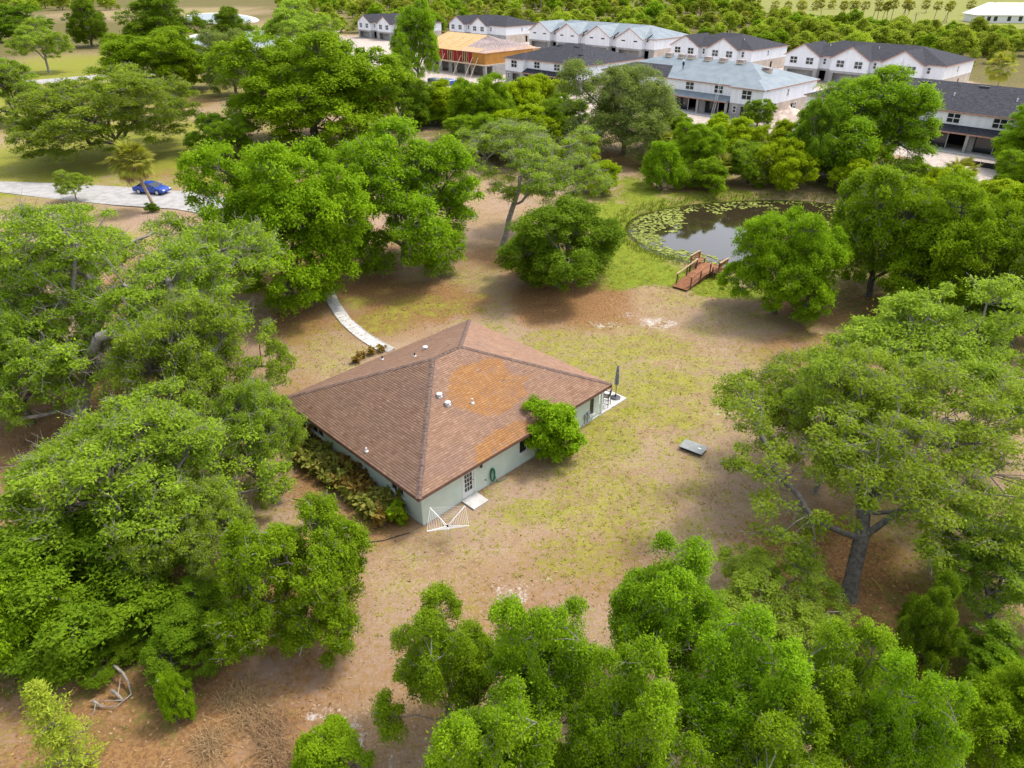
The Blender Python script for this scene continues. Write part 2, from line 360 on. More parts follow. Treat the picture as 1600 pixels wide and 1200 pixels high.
tt = np.linspace(0, len(ctr) - 1, 200); cx = np.interp(tt, range(len(ctr)), ctr[:, 0]); cy = np.interp(tt, range(len(ctr)), ctr[:, 1])
k = np.ones(15) / 15; cx = np.convolve(np.pad(cx, 7, 'edge'), k, 'valid'); cy = np.convolve(np.pad(cy, 7, 'edge'), k, 'valid')
arc = np.concatenate([[0], np.cumsum(np.hypot(np.diff(cx), np.diff(cy)))])
path = tag(empty('garden_path', (0, 0, 0)), kind='structure')
for i in range(int(arc[-1] / 1.25)):
    P = []
    for a in (i * 1.25, i * 1.25 + .625, i * 1.25 + 1.225):
        x = np.interp(a, arc, cx); y = np.interp(a, arc, cy); x2 = np.interp(a + .1, arc, cx); y2 = np.interp(a + .1, arc, cy)
        d = np.array([x2 - x, y2 - y]); d /= max(1e-6, np.hypot(*d)); nrm = np.array([-d[1], d[0]]) * .50
        P.append((np.array([x, y]) - nrm, np.array([x, y]) + nrm))
    zt = .075 + random.uniform(-.006, .006); b = MB()
    V = [(*P[0][0], .02), (*P[1][0], .02), (*P[2][0], .02), (*P[2][1], .02), (*P[1][1], .02), (*P[0][1], .02)]
    b.add(V + [(x, y, zt) for x, y, _ in V], [(6, 7, 10, 11), (7, 8, 9, 10), (0, 1, 7, 6), (1, 2, 8, 7), (2, 3, 9, 8), (3, 4, 10, 9), (4, 5, 11, 10), (5, 0, 6, 11)])
    b.build('slab', M['slab'], path)
# ------------------------------------------------------------------ the house
HC = (-4.119, 39.423); HY = .786; HW, HL, RISE, EZ = 14.075, 16.344, 2.894, 2.513; OH = .55
hx, hy = HL / 2, HW / 2; SL = RISE / hy
def hloc(x, y, z=0.0):
    c, s = math.cos(HY), math.sin(HY); return (HC[0] + x * c - y * s, HC[1] + x * s + y * c, z)
t = NT('mint_stucco'); v = t.coord(); n = t.noise(v, 1.2, 5)
M['stucco'] = t.base(t.mix(t.step(n, .3, .7), (.52, .605, .545), (.58, .66, .60)), .9, .2); t.bump(t.noise(v, 60, 3), .25, .01)
M['brown'] = simple('brown_trim', (.16, .085, .065), .7, .2, 3)
M['white'] = simple('white_paint', (.68, .68, .67), .5, .05, 3, .4)
M['glass'] = NT('window_glass').base((.02, .025, .03), .06, .6)
M['galv'] = simple('galvanised_metal', (.62, .62, .62), .4, .12, 6, .5, .3)
M['metal_dark'] = simple('dark_metal', (.05, .05, .055), .5, .2, 8, .4, .2)
M['grey_box'] = simple('grey_plastic', (.33, .37, .38), .6, .1, 4, .3)
t = NT('shingles'); v = t.coord(); ti = t.attr('tint'); pa = t.attr('patch')
old = t.mix(ti, (.185, .10, .063), (.335, .21, .142)); new = t.mix(ti, (.24, .108, .038), (.365, .195, .083))
cc = t.mix(pa, old, new)
cc = t.mix(t.math('MULTIPLY', t.step(t.noise(v, .55, 5, .6), .42, .70), .35), cc, (.19, .125, .105))
cc = t.mix(t.math('MULTIPLY', t.step(t.noise(v, 26, 3, .7), .52, .72), .35), cc, (.38, .26, .20))
M['shingle'] = t.base(cc, .92, .12); t.bump(t.noise(v, 45, 3), .35, .01)
M['cap'] = simple('ridge_shingles', (.135, .09, .072), .92, .3, 5, .12, 0, .4, 40)
house = tag(empty('bungalow', (*HC, 0), HY), 'low pale mint stucco house with brown shingled hip roof in the dry yard', 'house')
def wall_open(b, axis_, a0, a1, off0, off1, z0, z1, ops):
    """boxes filling a wall plane round rectangular openings (a_lo,a_hi,z_lo,z_hi); axis_ 'x' wall runs along x"""
    def bx(p, q, r, s_):
        if q - p < 1e-4 or s_ - r < 1e-4: return
        b.box(p, q, off0, off1, r, s_) if axis_ == 'x' else b.box(off0, off1, p, q, r, s_)
    cur = a0
    for (p, q, r, s_) in sorted(ops):
        bx(cur, p, z0, z1); bx(p, q, z0, r); bx(p, q, s_, z1); cur = q
    bx(cur, a1, z0, z1)
wx, wy = hx - OH, hy - OH
front_ops = [(-4.62, -3.80, .10, 2.12), (-.12, 1.35, .80, 1.95), (6.55, 7.10, .45, 2.1)]
left_ops = [(3.15, 4.50, 1.0, 2.05), (-4.95, -3.75, 1.05, 2.05)]
RX = 7.62
b = MB(); wall_open(b, 'x', -wx, RX, -wy, -wy + .2, -.05, EZ - .16, front_ops); b.build('wall', M['stucco'], house)
b = MB(); wall_open(b, 'y', -wy + .2, wy, -wx, -wx + .2, -.05, EZ - .16, left_ops); b.build('wall', M['stucco'], house)
b = MB(); wall_open(b, 'x', -wx + .2, RX, wy - .2, wy, -.05, EZ - .16, [(-1, 0, .1, 2.1), (2.5, 4, .9, 2.0)]); b.build('wall', M['stucco'], house)
b = MB(); wall_open(b, 'y', -wy + .2, wy - .2, RX - .2, RX, -.05, EZ - .16, [(-4.5, -2.5, .1, 2.1)]); b.build('wall', M['stucco'], house)
MB().box(-hx + .04, hx - .04, -hy + .04, hy - .04, EZ - .16, EZ - .13).build('soffit', M['white'], house)
# eave boards
for nm, bx in (('fascia', (-hx, hx, -hy - .012, -hy + .03, EZ - .20, EZ - .004)), ('fascia', (-hx, hx, hy - .03, hy + .012, EZ - .20, EZ - .004)),
               ('fascia', (-hx - .012, -hx + .03, -hy + .031, hy - .031, EZ - .2, EZ - .004)), ('fascia', (hx - .03, hx + .012, -hy + .031, hy - .031, EZ - .2, EZ - .004))):
    MB().box(*bx).build(nm, M['brown'], house)
MB().box(hx - .35, hx - .2, -hy + .5, -hy + .65, 0, EZ - .16).build('porch_post', M['white'], house)
# shingled slopes: one tab after another, course over course
P1 = [(-1.12, -1.56), (0.06, -1.25), (2.11, -1.58), (2.77, -2.02), (2.57, -2.69), (2.64, -3.19), (3.45, -3.88), (2.56, -4.12), (2.52, -4.77), (0.73, -5.09), (-0.91, -5.11), (-1.55, -4.4), (-2.38, -3.48), (-2.64, -2.93), (-1.96, -2.33)]
P2 = [(-3.42, -6.14), (-1.4, -5.87), (0.56, -6.06), (0.92, -6.63), (0.23, -7.00), (-1.45, -7.03), (-3.9, -6.98)]
def slope(name, half, run, fx, patches=(), seed=0):
    """half: half eave length; fx(s,d,h)-> house coords with s along eave, d inwards, h above the slope"""
    r = np.random.default_rng(seed); cosl = math.cos(math.atan(SL)); expo = .146 * cosl; nc = int(run / expo); V = []; F = []; T = []; PA = []
    top = half - run
    for i in range(nc + 1):
        d0 = i * expo; d1 = min(run, d0 + expo)
        if d1 - d0 < .01: break
        w0 = half - d0; w1 = half - d1; off = (i % 3) * .11
        s = -w0 - off - r.random() * .04
        while s < w0:
            e = s + .305 + r.uniform(-.01, .01)
            a0, a1 = max(s, -w0), min(e, w0); b0, b1 = max(s, -w1), min(e, w1)
            if a1 - a0 > .01:
                if b1 < b0: b0 = b1 = min(max((a0 + a1) / 2, -w1), w1)
                h = .026 + r.uniform(0, .006); g = .006; n = len(V)
                V += [fx(a0 + g, d0 - .012, h), fx(a1 - g, d0 - .012, h), fx(b1 - g if b1 > b0 else b1, d1, .003), fx(b0 + g if b1 > b0 else b0, d1, .003), fx(a0 + g, d0 - .012, -.004), fx(a1 - g, d0 - .012, -.004)]
                F += [(n, n + 1, n + 2, n + 3), (n + 4, n + 5, n + 1, n)]
                mx, md = (a0 + a1) / 2, (d0 + d1) / 2
                pp = 0.0
                for P in patches:
                    if inpoly(np.array([mx]), np.array([-hy + md]), P)[0]: pp = 1.0
                if pp and r.random() < .04: pp = 0.0
                tv = np.clip(r.normal(.5, .15), 0, 1); T += [tv, 0.0]; PA += [pp, pp]  # butt edges get the darkest tint: a shadow line painted under each course
            s = e
    me = np_mesh(name, V, F, M['shingle'], {'tint': ('FACE', 'FLOAT', T), 'patch': ('FACE', 'FLOAT', PA)})
    o = put(name, me, house); o['kind'] = 'stuff'; return o
zs = lambda d: EZ + SL * d
slope('roof_shingles', hx, hy, lambda s, d, h: (s, -hy + d, zs(d) + h), (P1, P2), 1)
slope('roof_shingles', hx, hy, lambda s, d, h: (-s, hy - d, zs(d) + h), (), 2)
slope('roof_shingles', hy, hy, lambda s, d, h: (-hx + d, -s, zs(d) + h), (), 3)
slope('roof_shingles', hy, hy, lambda s, d, h: (hx - d, s, zs(d) + h), (), 4)
rdx = hx - hy
RV = [(-hx, -hy, EZ), (hx, -hy, EZ), (hx, hy, EZ), (-hx, hy, EZ), (-rdx, 0, EZ + RISE), (rdx, 0, EZ + RISE)]
MB().add([(x, y, z - .012) for x, y, z in RV], [(0, 1, 5, 4), (2, 3, 4, 5), (3, 0, 4), (1, 2, 5), (3, 2, 1, 0)]).build('roof_deck', M['brown'], house)
def caps(a, b_):
    a = Vector(a); b_ = Vector(b_); L = (b_ - a).length; d = (b_ - a) / L; n = int(L / .26); side = d.cross(Vector((0, 0, 1))).normalized(); m = MB()
    up = side.cross(d).normalized()
    flat = abs(d.z) < .01
    dr = .16 * SL if flat else .16 * SL / math.sqrt(2)
    for i in range(n):
        p = a + d * (i * L / n); q = a + d * ((i + 1) * L / n + .03); h0 = .052 + random.uniform(-.004, .006); h1 = .036
        V = []
        for pt, h in ((p, h0), (q, h1)):
            V += [pt + side * -.16 + Vector((0, 0, h - dr)), pt + Vector((0, 0, h)), pt + side * .16 + Vector((0, 0, h - dr))]
        V += [p + side * -.16 + Vector((0, 0, h0 - dr - .03)), p + side * .16 + Vector((0, 0, h0 - dr - .03)), q + side * -.16 + Vector((0, 0, h1 - dr - .03)), q + side * .16 + Vector((0, 0, h1 - dr - .03))]
        m.add(V, [(0, 3, 4, 1), (1, 4, 5, 2), (0, 1, 2, 7, 6), (6, 8, 3, 0), (2, 5, 9, 7)])
    o = m.build('ridge_cap', M['cap'], house); o['kind'] = 'stuff'
for a, b_ in ((RV[0], RV[4]), (RV[1], RV[5]), (RV[2], RV[5]), (RV[3], RV[4]), (RV[4], RV[5])): caps(a, b_)
# roof fittings
def on_roof(x, y): return EZ + SL * min(y + hy, hy - y, x + hx, hx - x)
for x, y in ((-2.73, -2.45), (-2.7, -3.15), (0.89, 3.35)):
    p = on_roof(x, y); g_ = MB().box(x - .15, x + .15, y - .15, y + .15, p - .08, p + .07).build('roof_vent', M['galv'], house); bevel(g_, .05)
    MB().lathe([(.10, p + .07), (.12, p + .13), (.18, p + .15), (.175, p + .23), (.09, p + .26)], 14, (x, y)).build('vent_cap', M['galv'], g_)
for x, y, h, mt in ((-1.29, -3.75, .32, 'galv'), (-.94, 5.9, .3, 'metal_dark'), (-.54, 2.66, .26, 'metal_dark'), (-7.75, -1.84, .26, 'white')):
    p = on_roof(x, y); pv = MB().lathe([(.05, p - .1), (.05, p + h)], 10, (x, y)).build('vent_pipe', M[mt], house)
    MB().lathe([(.13, p - .03), (.11, p + .06), (.06, p + .08)], 12, (x, y)).build('flashing', M['galv'], pv)
# windows and the glazed door
def window(parent, axis_, a0, a1, off, z0, z1, nx_=1, nz_=2, sill=True, out=-1, fr=.06):
    """frame set in the opening; out: sign of the outside direction along the wall normal"""
    def bx(b, p, q, r, s_, d0, d1):
        lo, hi = sorted((off + out * d0, off + out * d1)); b.box(p, q, lo, hi, r, s_) if axis_ == 'x' else b.box(lo, hi, p, q, r, s_)
    b = MB(); bx(b, a0, a0 + fr, z0, z1, -.1, .012); bx(b, a1 - fr, a1, z0, z1, -.1, .012); bx(b, a0 + fr, a1 - fr, z0, z0 + fr, -.1, .012); bx(b, a0 + fr, a1 - fr, z1 - fr, z1, -.1, .012)
    o = b.build('window', M['white'], parent); ia, ib, ja, jb = a0 + fr, a1 - fr, z0 + fr, z1 - fr; mw = .03
    for i in range(1, nx_):
        p = ia + (ib - ia) * i / nx_; b = MB(); bx(b, p - mw, p + mw, ja, jb, -.09, 0); b.build('mullion', M['white'], o)
    for j in range(1, nz_):
        p = ja + (jb - ja) * j / nz_; b = MB(); bx(b, ia, ib, p - mw, p + mw, -.085, -.004); b.build('mullion', M['white'], o)
    for i in range(nx_):
        for j in range(nz_):
            p0, p1 = ia + (ib - ia) * i / nx_, ia + (ib - ia) * (i + 1) / nx_; q0, q1 = ja + (jb - ja) * j / nz_, ja + (jb - ja) * (j + 1) / nz_
            b = MB(); bx(b, p0, p1, q0, q1, -.07, -.05); b.build('pane', M['glass'], o)
    if sill: b = MB(); bx(b, a0 - .08, a1 + .08, z0 - .09, z0 - .002, -.02, .07); b.build('sill', M['white'], o)
    return o
window(house, 'x', -.12, 1.35, -wy, .8, 1.95, 2, 1); window(house, 'x', 6.55, 7.10, -wy, .45, 2.1, 1, 1)
window(house, 'y', 3.15, 4.5, -wx, 1.0, 2.05, 2, 1); window(house, 'y', -4.95, -3.75, -wx, 1.05, 2.05, 2, 1)
b = MB(); y0 = -wy + .02
for bx in ((-4.62, -4.50, y0, y0 + .08, .1, 2.12), (-3.92, -3.80, y0, y0 + .08, .1, 2.12), (-4.50, -3.92, y0, y0 + .08, .1, .42), (-4.50, -3.92, y0, y0 + .08, 1.98, 2.12)): b.box(*bx)
door = b.build('door', M['white'], house)
for i in range(1, 3): MB().box(-4.5 + .58 * i / 3 - .012, -4.5 + .58 * i / 3 + .012, y0 + .01, y0 + .05, .42, 1.98).build('glazing_bar', M['white'], door)
for j in range(1, 5): MB().box(-4.5, -3.92, y0 + .012, y0 + .048, .42 + 1.56 * j / 5 - .012, .42 + 1.56 * j / 5 + .012).build('glazing_bar', M['white'], door)
MB().box(-4.5, -3.92, y0 + .05, y0 + .06, .42, 1.98).build('pane', M['glass'], door)
MB().lathe([(.03, 0), (.035, .02), (.02, .05)], 10).build('door_knob', M['metal_dark'], door).matrix_local = Matrix.Translation((-3.86, y0, 1.05)) @ Matrix.Rotation(math.pi / 2, 4, 'X')
b = MB().box(-4.72, -4.625, -wy - .02, -wy - .002, .1, 2.2).box(-3.795, -3.70, -wy - .02, -wy - .002, .1, 2.2).box(-4.625, -3.795, -wy - .02, -wy - .002, 2.125, 2.2); b.build('door_casing', M['white'], house)
lamp = MB().lathe([(.05, 1.68), (.09, 1.74), (.09, 1.88), (.03, 1.95)], 10, (-3.32, -wy - .12)).build('wall_lamp', M['metal_dark'], house); MB().box(-3.36, -3.28, -wy - .12, -wy, 1.78, 1.84).build('bracket', M['metal_dark'], lamp)
for x, w_, z0, z1 in ((6.05, .16, .55, .85), (6.3, .26, .35, .95)):
    mb = MB().box(x, x + w_, -wy - .14, -wy, z0, z1).build('meter_box', M['grey_box'], house); bevel(mb, .02)
    MB().box(x + w_ / 2 - .02, x + w_ / 2 + .02, -wy - .06, -wy - .01, .0, z0).build('conduit', M['grey_box'], mb)
dsh = MB().lathe([(.03, .0), (.16, .05), (.30, .13), (.31, .15), (.16, .075), (.0, .03)], 20).build('exhaust_fan_hood', M['grey_box'], house)
dsh.matrix_local = Matrix.Translation((-wx - .01, 2.45, .62)) @ Matrix.Rotation(-math.pi / 2, 4, 'Y')
MB().box(-wx - .3, -wx, 2.3, 2.6, 0, .25).build('pedestal', M['grey_box'], house)
MB().box(-wx - .04, -wx, -wy + .2, wy, -.05, .06).build('footing', M['concrete'], house); MB().box(-wx, RX, -wy - .04, -wy, -.05, .06).build('footing', M['concrete'], house)
# slabs at the doors
st = MB().box(-4.85, -3.70, -7.58, -6.545, -.05, .11).build('door_step', M['slab']); st.matrix_world = Matrix.Translation((*HC, 0)) @ Matrix.Rotation(HY, 4, 'Z'); bevel(st, .015)
tag(st, 'small pale concrete step slab in front of the glazed white door', 'step')
pt = MB().box(5.9, 10.72, -6.545, -5.0, -.05, .09).box(7.64, 10.72, -5.0, 5.6, -.05, .09).build('patio_slab', M['slab']); pt.matrix_world = Matrix.Translation((*HC, 0)) @ Matrix.Rotation(HY, 4, 'Z')
tag(pt, 'pale concrete patio slab at the far right corner of the house', 'patio')
# green garden hose coiled on the wall
M['hose'] = simple('green_hose', (.010, .16, .085), .45, .2, 10, .4); M['black_hose'] = simple('black_hose', (.03, .03, .03), .6, .2, 10)
pts = []
for k in range(7 * 24):
    a = 2 * math.pi * k / 24; r = random.Random(k // 24); o_ = r.uniform(-.035, .035)
    pts.append((-2.42 + (.15 + o_) * math.cos(a), -wy - .07 - .012 * (k // 24), .62 + o_ + (.46 + o_ * .5) * math.sin(a)))
pts += [(-2.2, -wy - .2, .05), (-1.9, -wy - .3, .03), (-1.6, -wy - .35, .03), (-1.2, -wy - .2, .04)]
hs = empty('garden_hose', (*HC, 0), HY); tag(hs, 'green garden hose coiled on the mint wall beside the door', 'hose')
MB().tube(pts, .024, 6).build('hose_coil', M['hose'], hs, True); MB().bar((-2.42, -wy, 1.02), (-2.42, -wy - .2, 1.06), .06, .03).build('hook', M['metal_dark'], hs)
MB().lathe([(.02, 0), (.035, .05), (.03, .12)], 8).build('tap', M['metal_dark'], hs).matrix_local = Matrix.Translation((-2.95, -wy, .55)) @ Matrix.Rotation(math.pi / 2, 4, 'X')
for i, (us, lab) in enumerate((([(458, 780), (480, 784), (505, 782), (520, 788), (512, 796), (495, 797), (478, 792)], 'thin dark hose looped on the brown mulch under the left trees'),
                          ([(528, 838), (550, 845), (575, 848), (600, 845), (622, 838), (640, 833)], 'thin dark hose lying in a curve before the shrub bed'))):
    P = [(*G(*p), .035) for p in us]; tag(MB().tube(P, .022, 6).build('black_hose', M['black_hose'], None, True), lab, 'hose')
# tall patio chair and closed parasol
M['chair'] = simple('brown_wicker', (.10, .085, .075), .7, .25, 12); M['parasol'] = simple('grey_parasol_cloth', (.36, .37, .38), .9, .25, 6)
ch = tag(empty('patio_chair', hloc(8.95, -6.05, .09), HY + math.radians(200)), 'tall dark patio chair with armrests on the pale slab', 'chair')
for sx in (-.26, .26):
    for sy in (-.26, .26): MB().bar((sx, sy, 0), (sx * .92, sy * .92, 1.1 if sy > 0 else 1.0), .04, .04).build('leg', M['chair'], ch)
    MB().bar((sx, -.3, 1.0), (sx, .26, 1.02), .06, .03).build('armrest', M['chair'], ch); MB().bar((sx * .97, -.25, .25), (sx * .97, .25, .25), .03, .03).build('stretcher', M['chair'], ch)
MB().box(-.25, .25, -.26, .25, .72, .77).build('seat', M['chair'], ch)
for k in range(6): MB().bar((-.22 + .088 * k, .25, .75), (-.22 + .088 * k, .33, 1.35), .035, .02).build('back_slat', M['chair'], ch)
MB().bar((-.26, .33, 1.36), (.26, .33, 1.36), .05, .04).build('top_rail', M['chair'], ch); MB().bar((-.25, -.25, .3), (.25, -.25, .3), .03, .03).build('stretcher', M['chair'], ch)
um = tag(empty('parasol', hloc(10.2, -5.95, .09), 0), 'closed grey parasol on a round dark base at the slab edge', 'parasol')
MB().lathe([(.36, 0), (.36, .05), (.28, .09), (.06, .12), (.05, .3)], 20).build('base', M['metal_dark'], um); MB().lathe([(.028, .1), (.028, 2.55)], 8).build('pole', M['metal_dark'], um)
b = MB(); n = 24; prof = [(.03, 2.6), (.06, 2.45), (.09, 2.0), (.105, 1.6), (.12, 1.3), (.10, 1.1)]
for r, z in prof:
    for k in range(n): a = 2 * math.pi * k / n; q = r * (1 + .35 * math.cos(k * math.pi)); b.v.append((q * math.cos(a), q * math.sin(a), z + .05 * math.cos(3 * a)))
for i in range(len(prof) - 1):
    for k in range(n): b.f.append((i * n + k, i * n + (k + 1) % n, (i + 1) * n + (k + 1) % n, (i + 1) * n + k))
b.build('canopy', M['parasol'], um)
# rotary clothes dryer
rk = tag(empty('clothes_dryer', (-3.43, 28.19, 0), math.radians(2)), 'white rotary clothes dryer with four arms and lines near the house corner', 'clothes dryer')
MB().lathe([(.024, -.05), (.024, 1.22)], 8).build('pole', M['white'], rk); MB().lathe([(.05, 1.02), (.06, 1.06), (.06, 1.14), (.04, 1.2)], 10).build('hub', M['metal_dark'], rk)
ends = [(-.98, -.95, 1.62), (-.95, .88, 1.62), (.92, .95, 1.62), (1.15, -.62, 1.62)]
for e in ends:
    MB().bar((0, 0, 1.08), e, .034, .034).build('arm', M['white'], rk); MB().bar((0, 0, .78), (e[0] * .45, e[1] * .45, 1.33), .03, .03).build('strut', M['white'], rk)
M['line'] = simple('white_line', (.55, .52, .48), .6, .05, 4)
for k in range(4):
    a, c_ = Vector(ends[k]), Vector(ends[(k + 1) % 4]); o0 = Vector((0, 0, 1.08))
    for j in range(9):
        f = 1 - j * .085; p, q = o0 + (a - o0) * f, o0 + (c_ - o0) * f; md = (p + q) / 2 - Vector((0, 0, .02))
        MB().tube([p, md, q], .011 if j == 0 else .008, 4).build('line', M['line'], rk)
# concrete box with a lid in the lawn
M['lid'] = simple('grey_lid', (.25, .265, .255), .85, .12, 3, .2, 0, .3, 20); M['tank'] = simple('dark_tank', (.035, .045, .05), .8, .3, 3)
bx = tag(empty('septic_pump_box', (11.43, 36.32, 0), math.radians(-37)), 'flat grey lidded utility box standing in the lawn', 'utility box')
o = MB().box(-.70, .70, -.35, .35, -.1, .20).build('body', M['tank'], bx); o = MB().box(-.77, .77, -.50, .50, .21, .26).build('lid', M['lid'], bx); bevel(o, .015); MB().box(.3, .5, -.06, .06, .26, .285).build('handle', M['galv'], o)
# ------------------------------------------------------------------ the dock
t = NT('dock_wood'); v = t.coord(); n = t.noise(v, 3, 4); M['dock'] = t.base(t.mix(t.step(n, .3, .7), (.21, .085, .038), (.30, .135, .065)), .8, .2)
M['dock2'] = simple('dark_dock_wood', (.13, .065, .045), .8, .3, 4); M['railwood'] = simple('weathered_rail', (.36, .25, .14), .8, .25, 4)
dk0 = G(1050, 449); dk = tag(empty('dock', ((dk0[0] + G(1073, 455)[0]) / 2, (dk0[1] + G(1073, 455)[1]) / 2, 0), math.radians(-41)), 'small brown wooden fishing dock with rails and two benches at the pond edge', 'dock')
dkz = lambda y: .12 + .42 * min(1, y / 3.5)       # ramp, then level
for i in range(44):
    y = .02 + i * .15; hw = .78 if y < 4.6 else 1.45
    o = MB().box(-hw, hw, y, y + .138, dkz(y) - .04, dkz(y)).build('plank', M['dock'], dk)
for x in (-.7, 0, .7): MB().bar((x, .05, dkz(0) - .12), (x, 6.6, dkz(6.6) - .12), .06, .14).build('joist', M['dock2'], dk)
for x in (-.74, .74):
    tops = []
    for y in (.75, 2.6, 4.5):
        MB().box(x - .05, x + .05, y - .05, y + .05, -1.0, dkz(y) + .92).build('post', M['dock2'], dk); tops.append((x, y, dkz(y) + .95))
    MB().bar((x, .6, tops[0][2]), (x, 4.6, tops[2][2]), .15, .05).build('handrail', M['railwood'] if x < 0 else M['dock'], dk)
for s in (-1, 1):
    bn = empty('bench', (0, 0, 0), 0, dk)
    for k in range(3): MB().box(s * (.95 + .17 * k) - .075, s * (.95 + .17 * k) + .075, 4.75, 6.5, .96, 1.0).build('seat_board', M['dock'], bn)
    for k in range(3): MB().bar((s * (1.47 + .03 * k), 4.7, 1.12 + .17 * k), (s * (1.47 + .03 * k), 6.55, 1.12 + .17 * k), .03, .13).build('back_board', M['dock'], bn)
    MB().bar((s * 1.56, 4.65, 1.6), (s * 1.56, 6.6, 1.6), .16, .05).build('top_rail', M['railwood'], bn)
    for y in (4.72, 6.48):
        MB().box(s * 1.50 - .05, s * 1.50 + .05, y - .05, y + .05, -1.6, 1.56).build('post', M['dock2'], bn); MB().box(s * .9 - .05, s * .9 + .05, y - .05, y + .05, -1.6, .95).build('post', M['dock2'], bn)
        MB().bar((s * .9, y, 1.28), (s * 1.5, y, 1.3), .11, .05).build('armrest', M['dock'], bn)
# ------------------------------------------------------------------ blue car
M['carblue'] = NT('blue_car_paint').base((.012, .05, .30), .25, .6); M['tyre'] = simple('tyre', (.02, .02, .02), .85, .2, 8); M['rim'] = simple('alloy', (.55, .56, .58), .35, .05, 4, .5, .6)
w0, w1 = G(221.4, 303.5), G(253.7, 306); cp = (w0 + w1) / 2; car = tag(empty('parked_car', (cp[0] - .2, cp[1] + .8, .08), math.atan2(w1[1] - w0[1], w1[0] - w0[0])), 'blue saloon car parked on the pale drive behind the palm', 'car')
prof = [(-2.35, .42), (-2.38, .62), (-2.30, .86), (-1.95, .95), (-1.55, .98), (1.0, .93), (1.75, .84), (2.25, .70), (2.38, .52), (2.33, .32), (-2.25, .30)]
def loft(sections):
    b = MB(); n = len(sections[0])
    for s_ in sections: b.v += s_
    for i in range(len(sections) - 1):
        for k in range(n): b.f.append((i * n + k, i * n + (k + 1) % n, (i + 1) * n + (k + 1) % n, (i + 1) * n + k))
    b.f.append(tuple(range(n))[::-1]); b.f.append(tuple((len(sections) - 1) * n + k for k in range(n))); return b
b = loft([[(x * (1 - .02 * k), y, z - .03 * k) for x, z in prof] for y, k in ((-.90, 1), (-.84, 0), (0, 0), (.84, 0), (.90, 1))]); body = b.build('body', M['carblue'], car); bevel(body, .07, 3)
cab = [(-1.75, .95), (-1.15, 1.36), (-.4, 1.44), (.3, 1.38), (1.15, .92)]
b = loft([[(x, y * (1 if z < 1 else .82), z) for x, z in cab] for y in (-.80, -.4, .4, .80)]); o = b.build('cabin_glass', M['glass'], car); bevel(o, .03)
b = loft([[(-1.2, y, 1.352 + .012), (-.4, y, 1.45), (.28, y, 1.395), (.28, y, 1.375), (-.4, y, 1.42), (-1.2, y, 1.335)] for y in (-.66, -.3, .3, .66)]); b.build('roof_panel', M['carblue'], car)
for s in (-1, 1):
    for x0, z0, x1, z1 in ((-1.72, .98, -1.14, 1.37), (-.35, .96, -.32, 1.43), (.32, 1.38, 1.12, .95)): MB().bar((x0, s * .79, z0), (x1, s * .67, z1), .07, .04).build('pillar', M['carblue'], car)
    MB().box(.75, .92, s * .98 - .07, s * .98 + .07, .93, 1.05).build('mirror', M['carblue'], car)
    for x in (-1.42, 1.42):
        wv = Matrix.Translation((x, s * .83, .33)) @ Matrix.Rotation(math.pi / 2, 4, 'X')
        tw = MB().lathe([(.20, -.11), (.31, -.11), (.335, -.07), (.335, .07), (.31, .11), (.20, .11)], 24).build('wheel', M['tyre'], car); tw.matrix_local = wv
        rm = MB().lathe([(.05, -.118), (.21, -.12), (.215, 0), (.21, .12), (.05, .118)], 20).build('rim', M['rim'], tw)
    MB().box(2.18, 2.36, s * .62 - .18, s * .62 + .18, .56, .70).build('headlight', M['white'], car); MB().box(-2.37, -2.26, s * .66 - .16, s * .66 + .16, .68, .84).build('tail_light', simple('red_lens', (.35, .01, .01), .3, .05), car)
# ------------------------------------------------------------------ the townhouses being built behind the trees
t = NT('house_wrap'); v = t.coord(); br = t.new('ShaderNodeTexBrick'); t.L.new(v, br.inputs['Vector'])
br.inputs['Scale'].default_value = 1.0; br.inputs['Brick Width'].default_value = .62; br.inputs['Row Height'].default_value = .62; br.inputs['Mortar Size'].default_value = .0
br.inputs['Color1'].default_value = (.80, .81, .825, 1); br.inputs['Color2'].default_value = (.72, .73, .77, 1)
dn = t.noise(v, 2.1, 3, .7); cc = t.mix(t.math('MULTIPLY', t.step(dn, .58, .66), .4), br.outputs['Color'], (.50, .52, .56))
M['wrap'] = t.base(cc, .7, .3)
t = NT('block_wall'); v = t.coord(); n = t.noise(v, .6, 4); M['block'] = t.base(t.mix(t.step(n, .3, .7), (.29, .28, .27), (.40, .385, .365)), .95, .1); t.bump(t.noise(v, 6, 3), .3, .03)
M['blockwarm'] = simple('tan_block', (.50, .43, .36), .95, .15, .6, .1)
t = NT('charcoal_shingle'); v = t.coord(); n = t.noise(v, 2.2, 5, .7); M['char'] = t.base(t.mix(t.step(n, .35, .68), (.024, .024, .030), (.056, .054, .064)), .9, .15); t.bump(t.noise(v, 9, 3), .3, .02)
t = NT('blue_underlay'); v = t.coord(); n = t.noise(v, .5, 4); M['under'] = t.base(t.mix(t.step(n, .3, .7), (.135, .168, .19), (.185, .22, .242)), .6, .3)
t = NT('osb'); v = t.coord(); n = t.noise(v, 1.1, 5, .7); M['osb'] = t.base(t.mix(t.step(n, .3, .7), (.47, .26, .10), (.58, .37, .19)), .9, .15)
M['osb2'] = simple('osb_wall', (.46, .22, .055), .9, .12, .8, .15)
M['red'] = simple('red_membrane', (.30, .010, .022), .7, .15, 1.5); M['lumber'] = simple('pale_lumber', (.72, .55, .36), .9, .15, 2); M['truss'] = simple('truss_lumber', (.60, .50, .48), .9, .2, 1.5)
M['fascia'] = simple('raw_fascia', (.38, .22, .16), .85, .2, 2); M['dark'] = simple('painted_room_dark', (.02, .02, .024), .9, .2, 2); M['black'] = simple('black_membrane', (.012, .012, .014), .8, .3, 2)  # 'dark' puts the gloom of unlit interiors into the colour
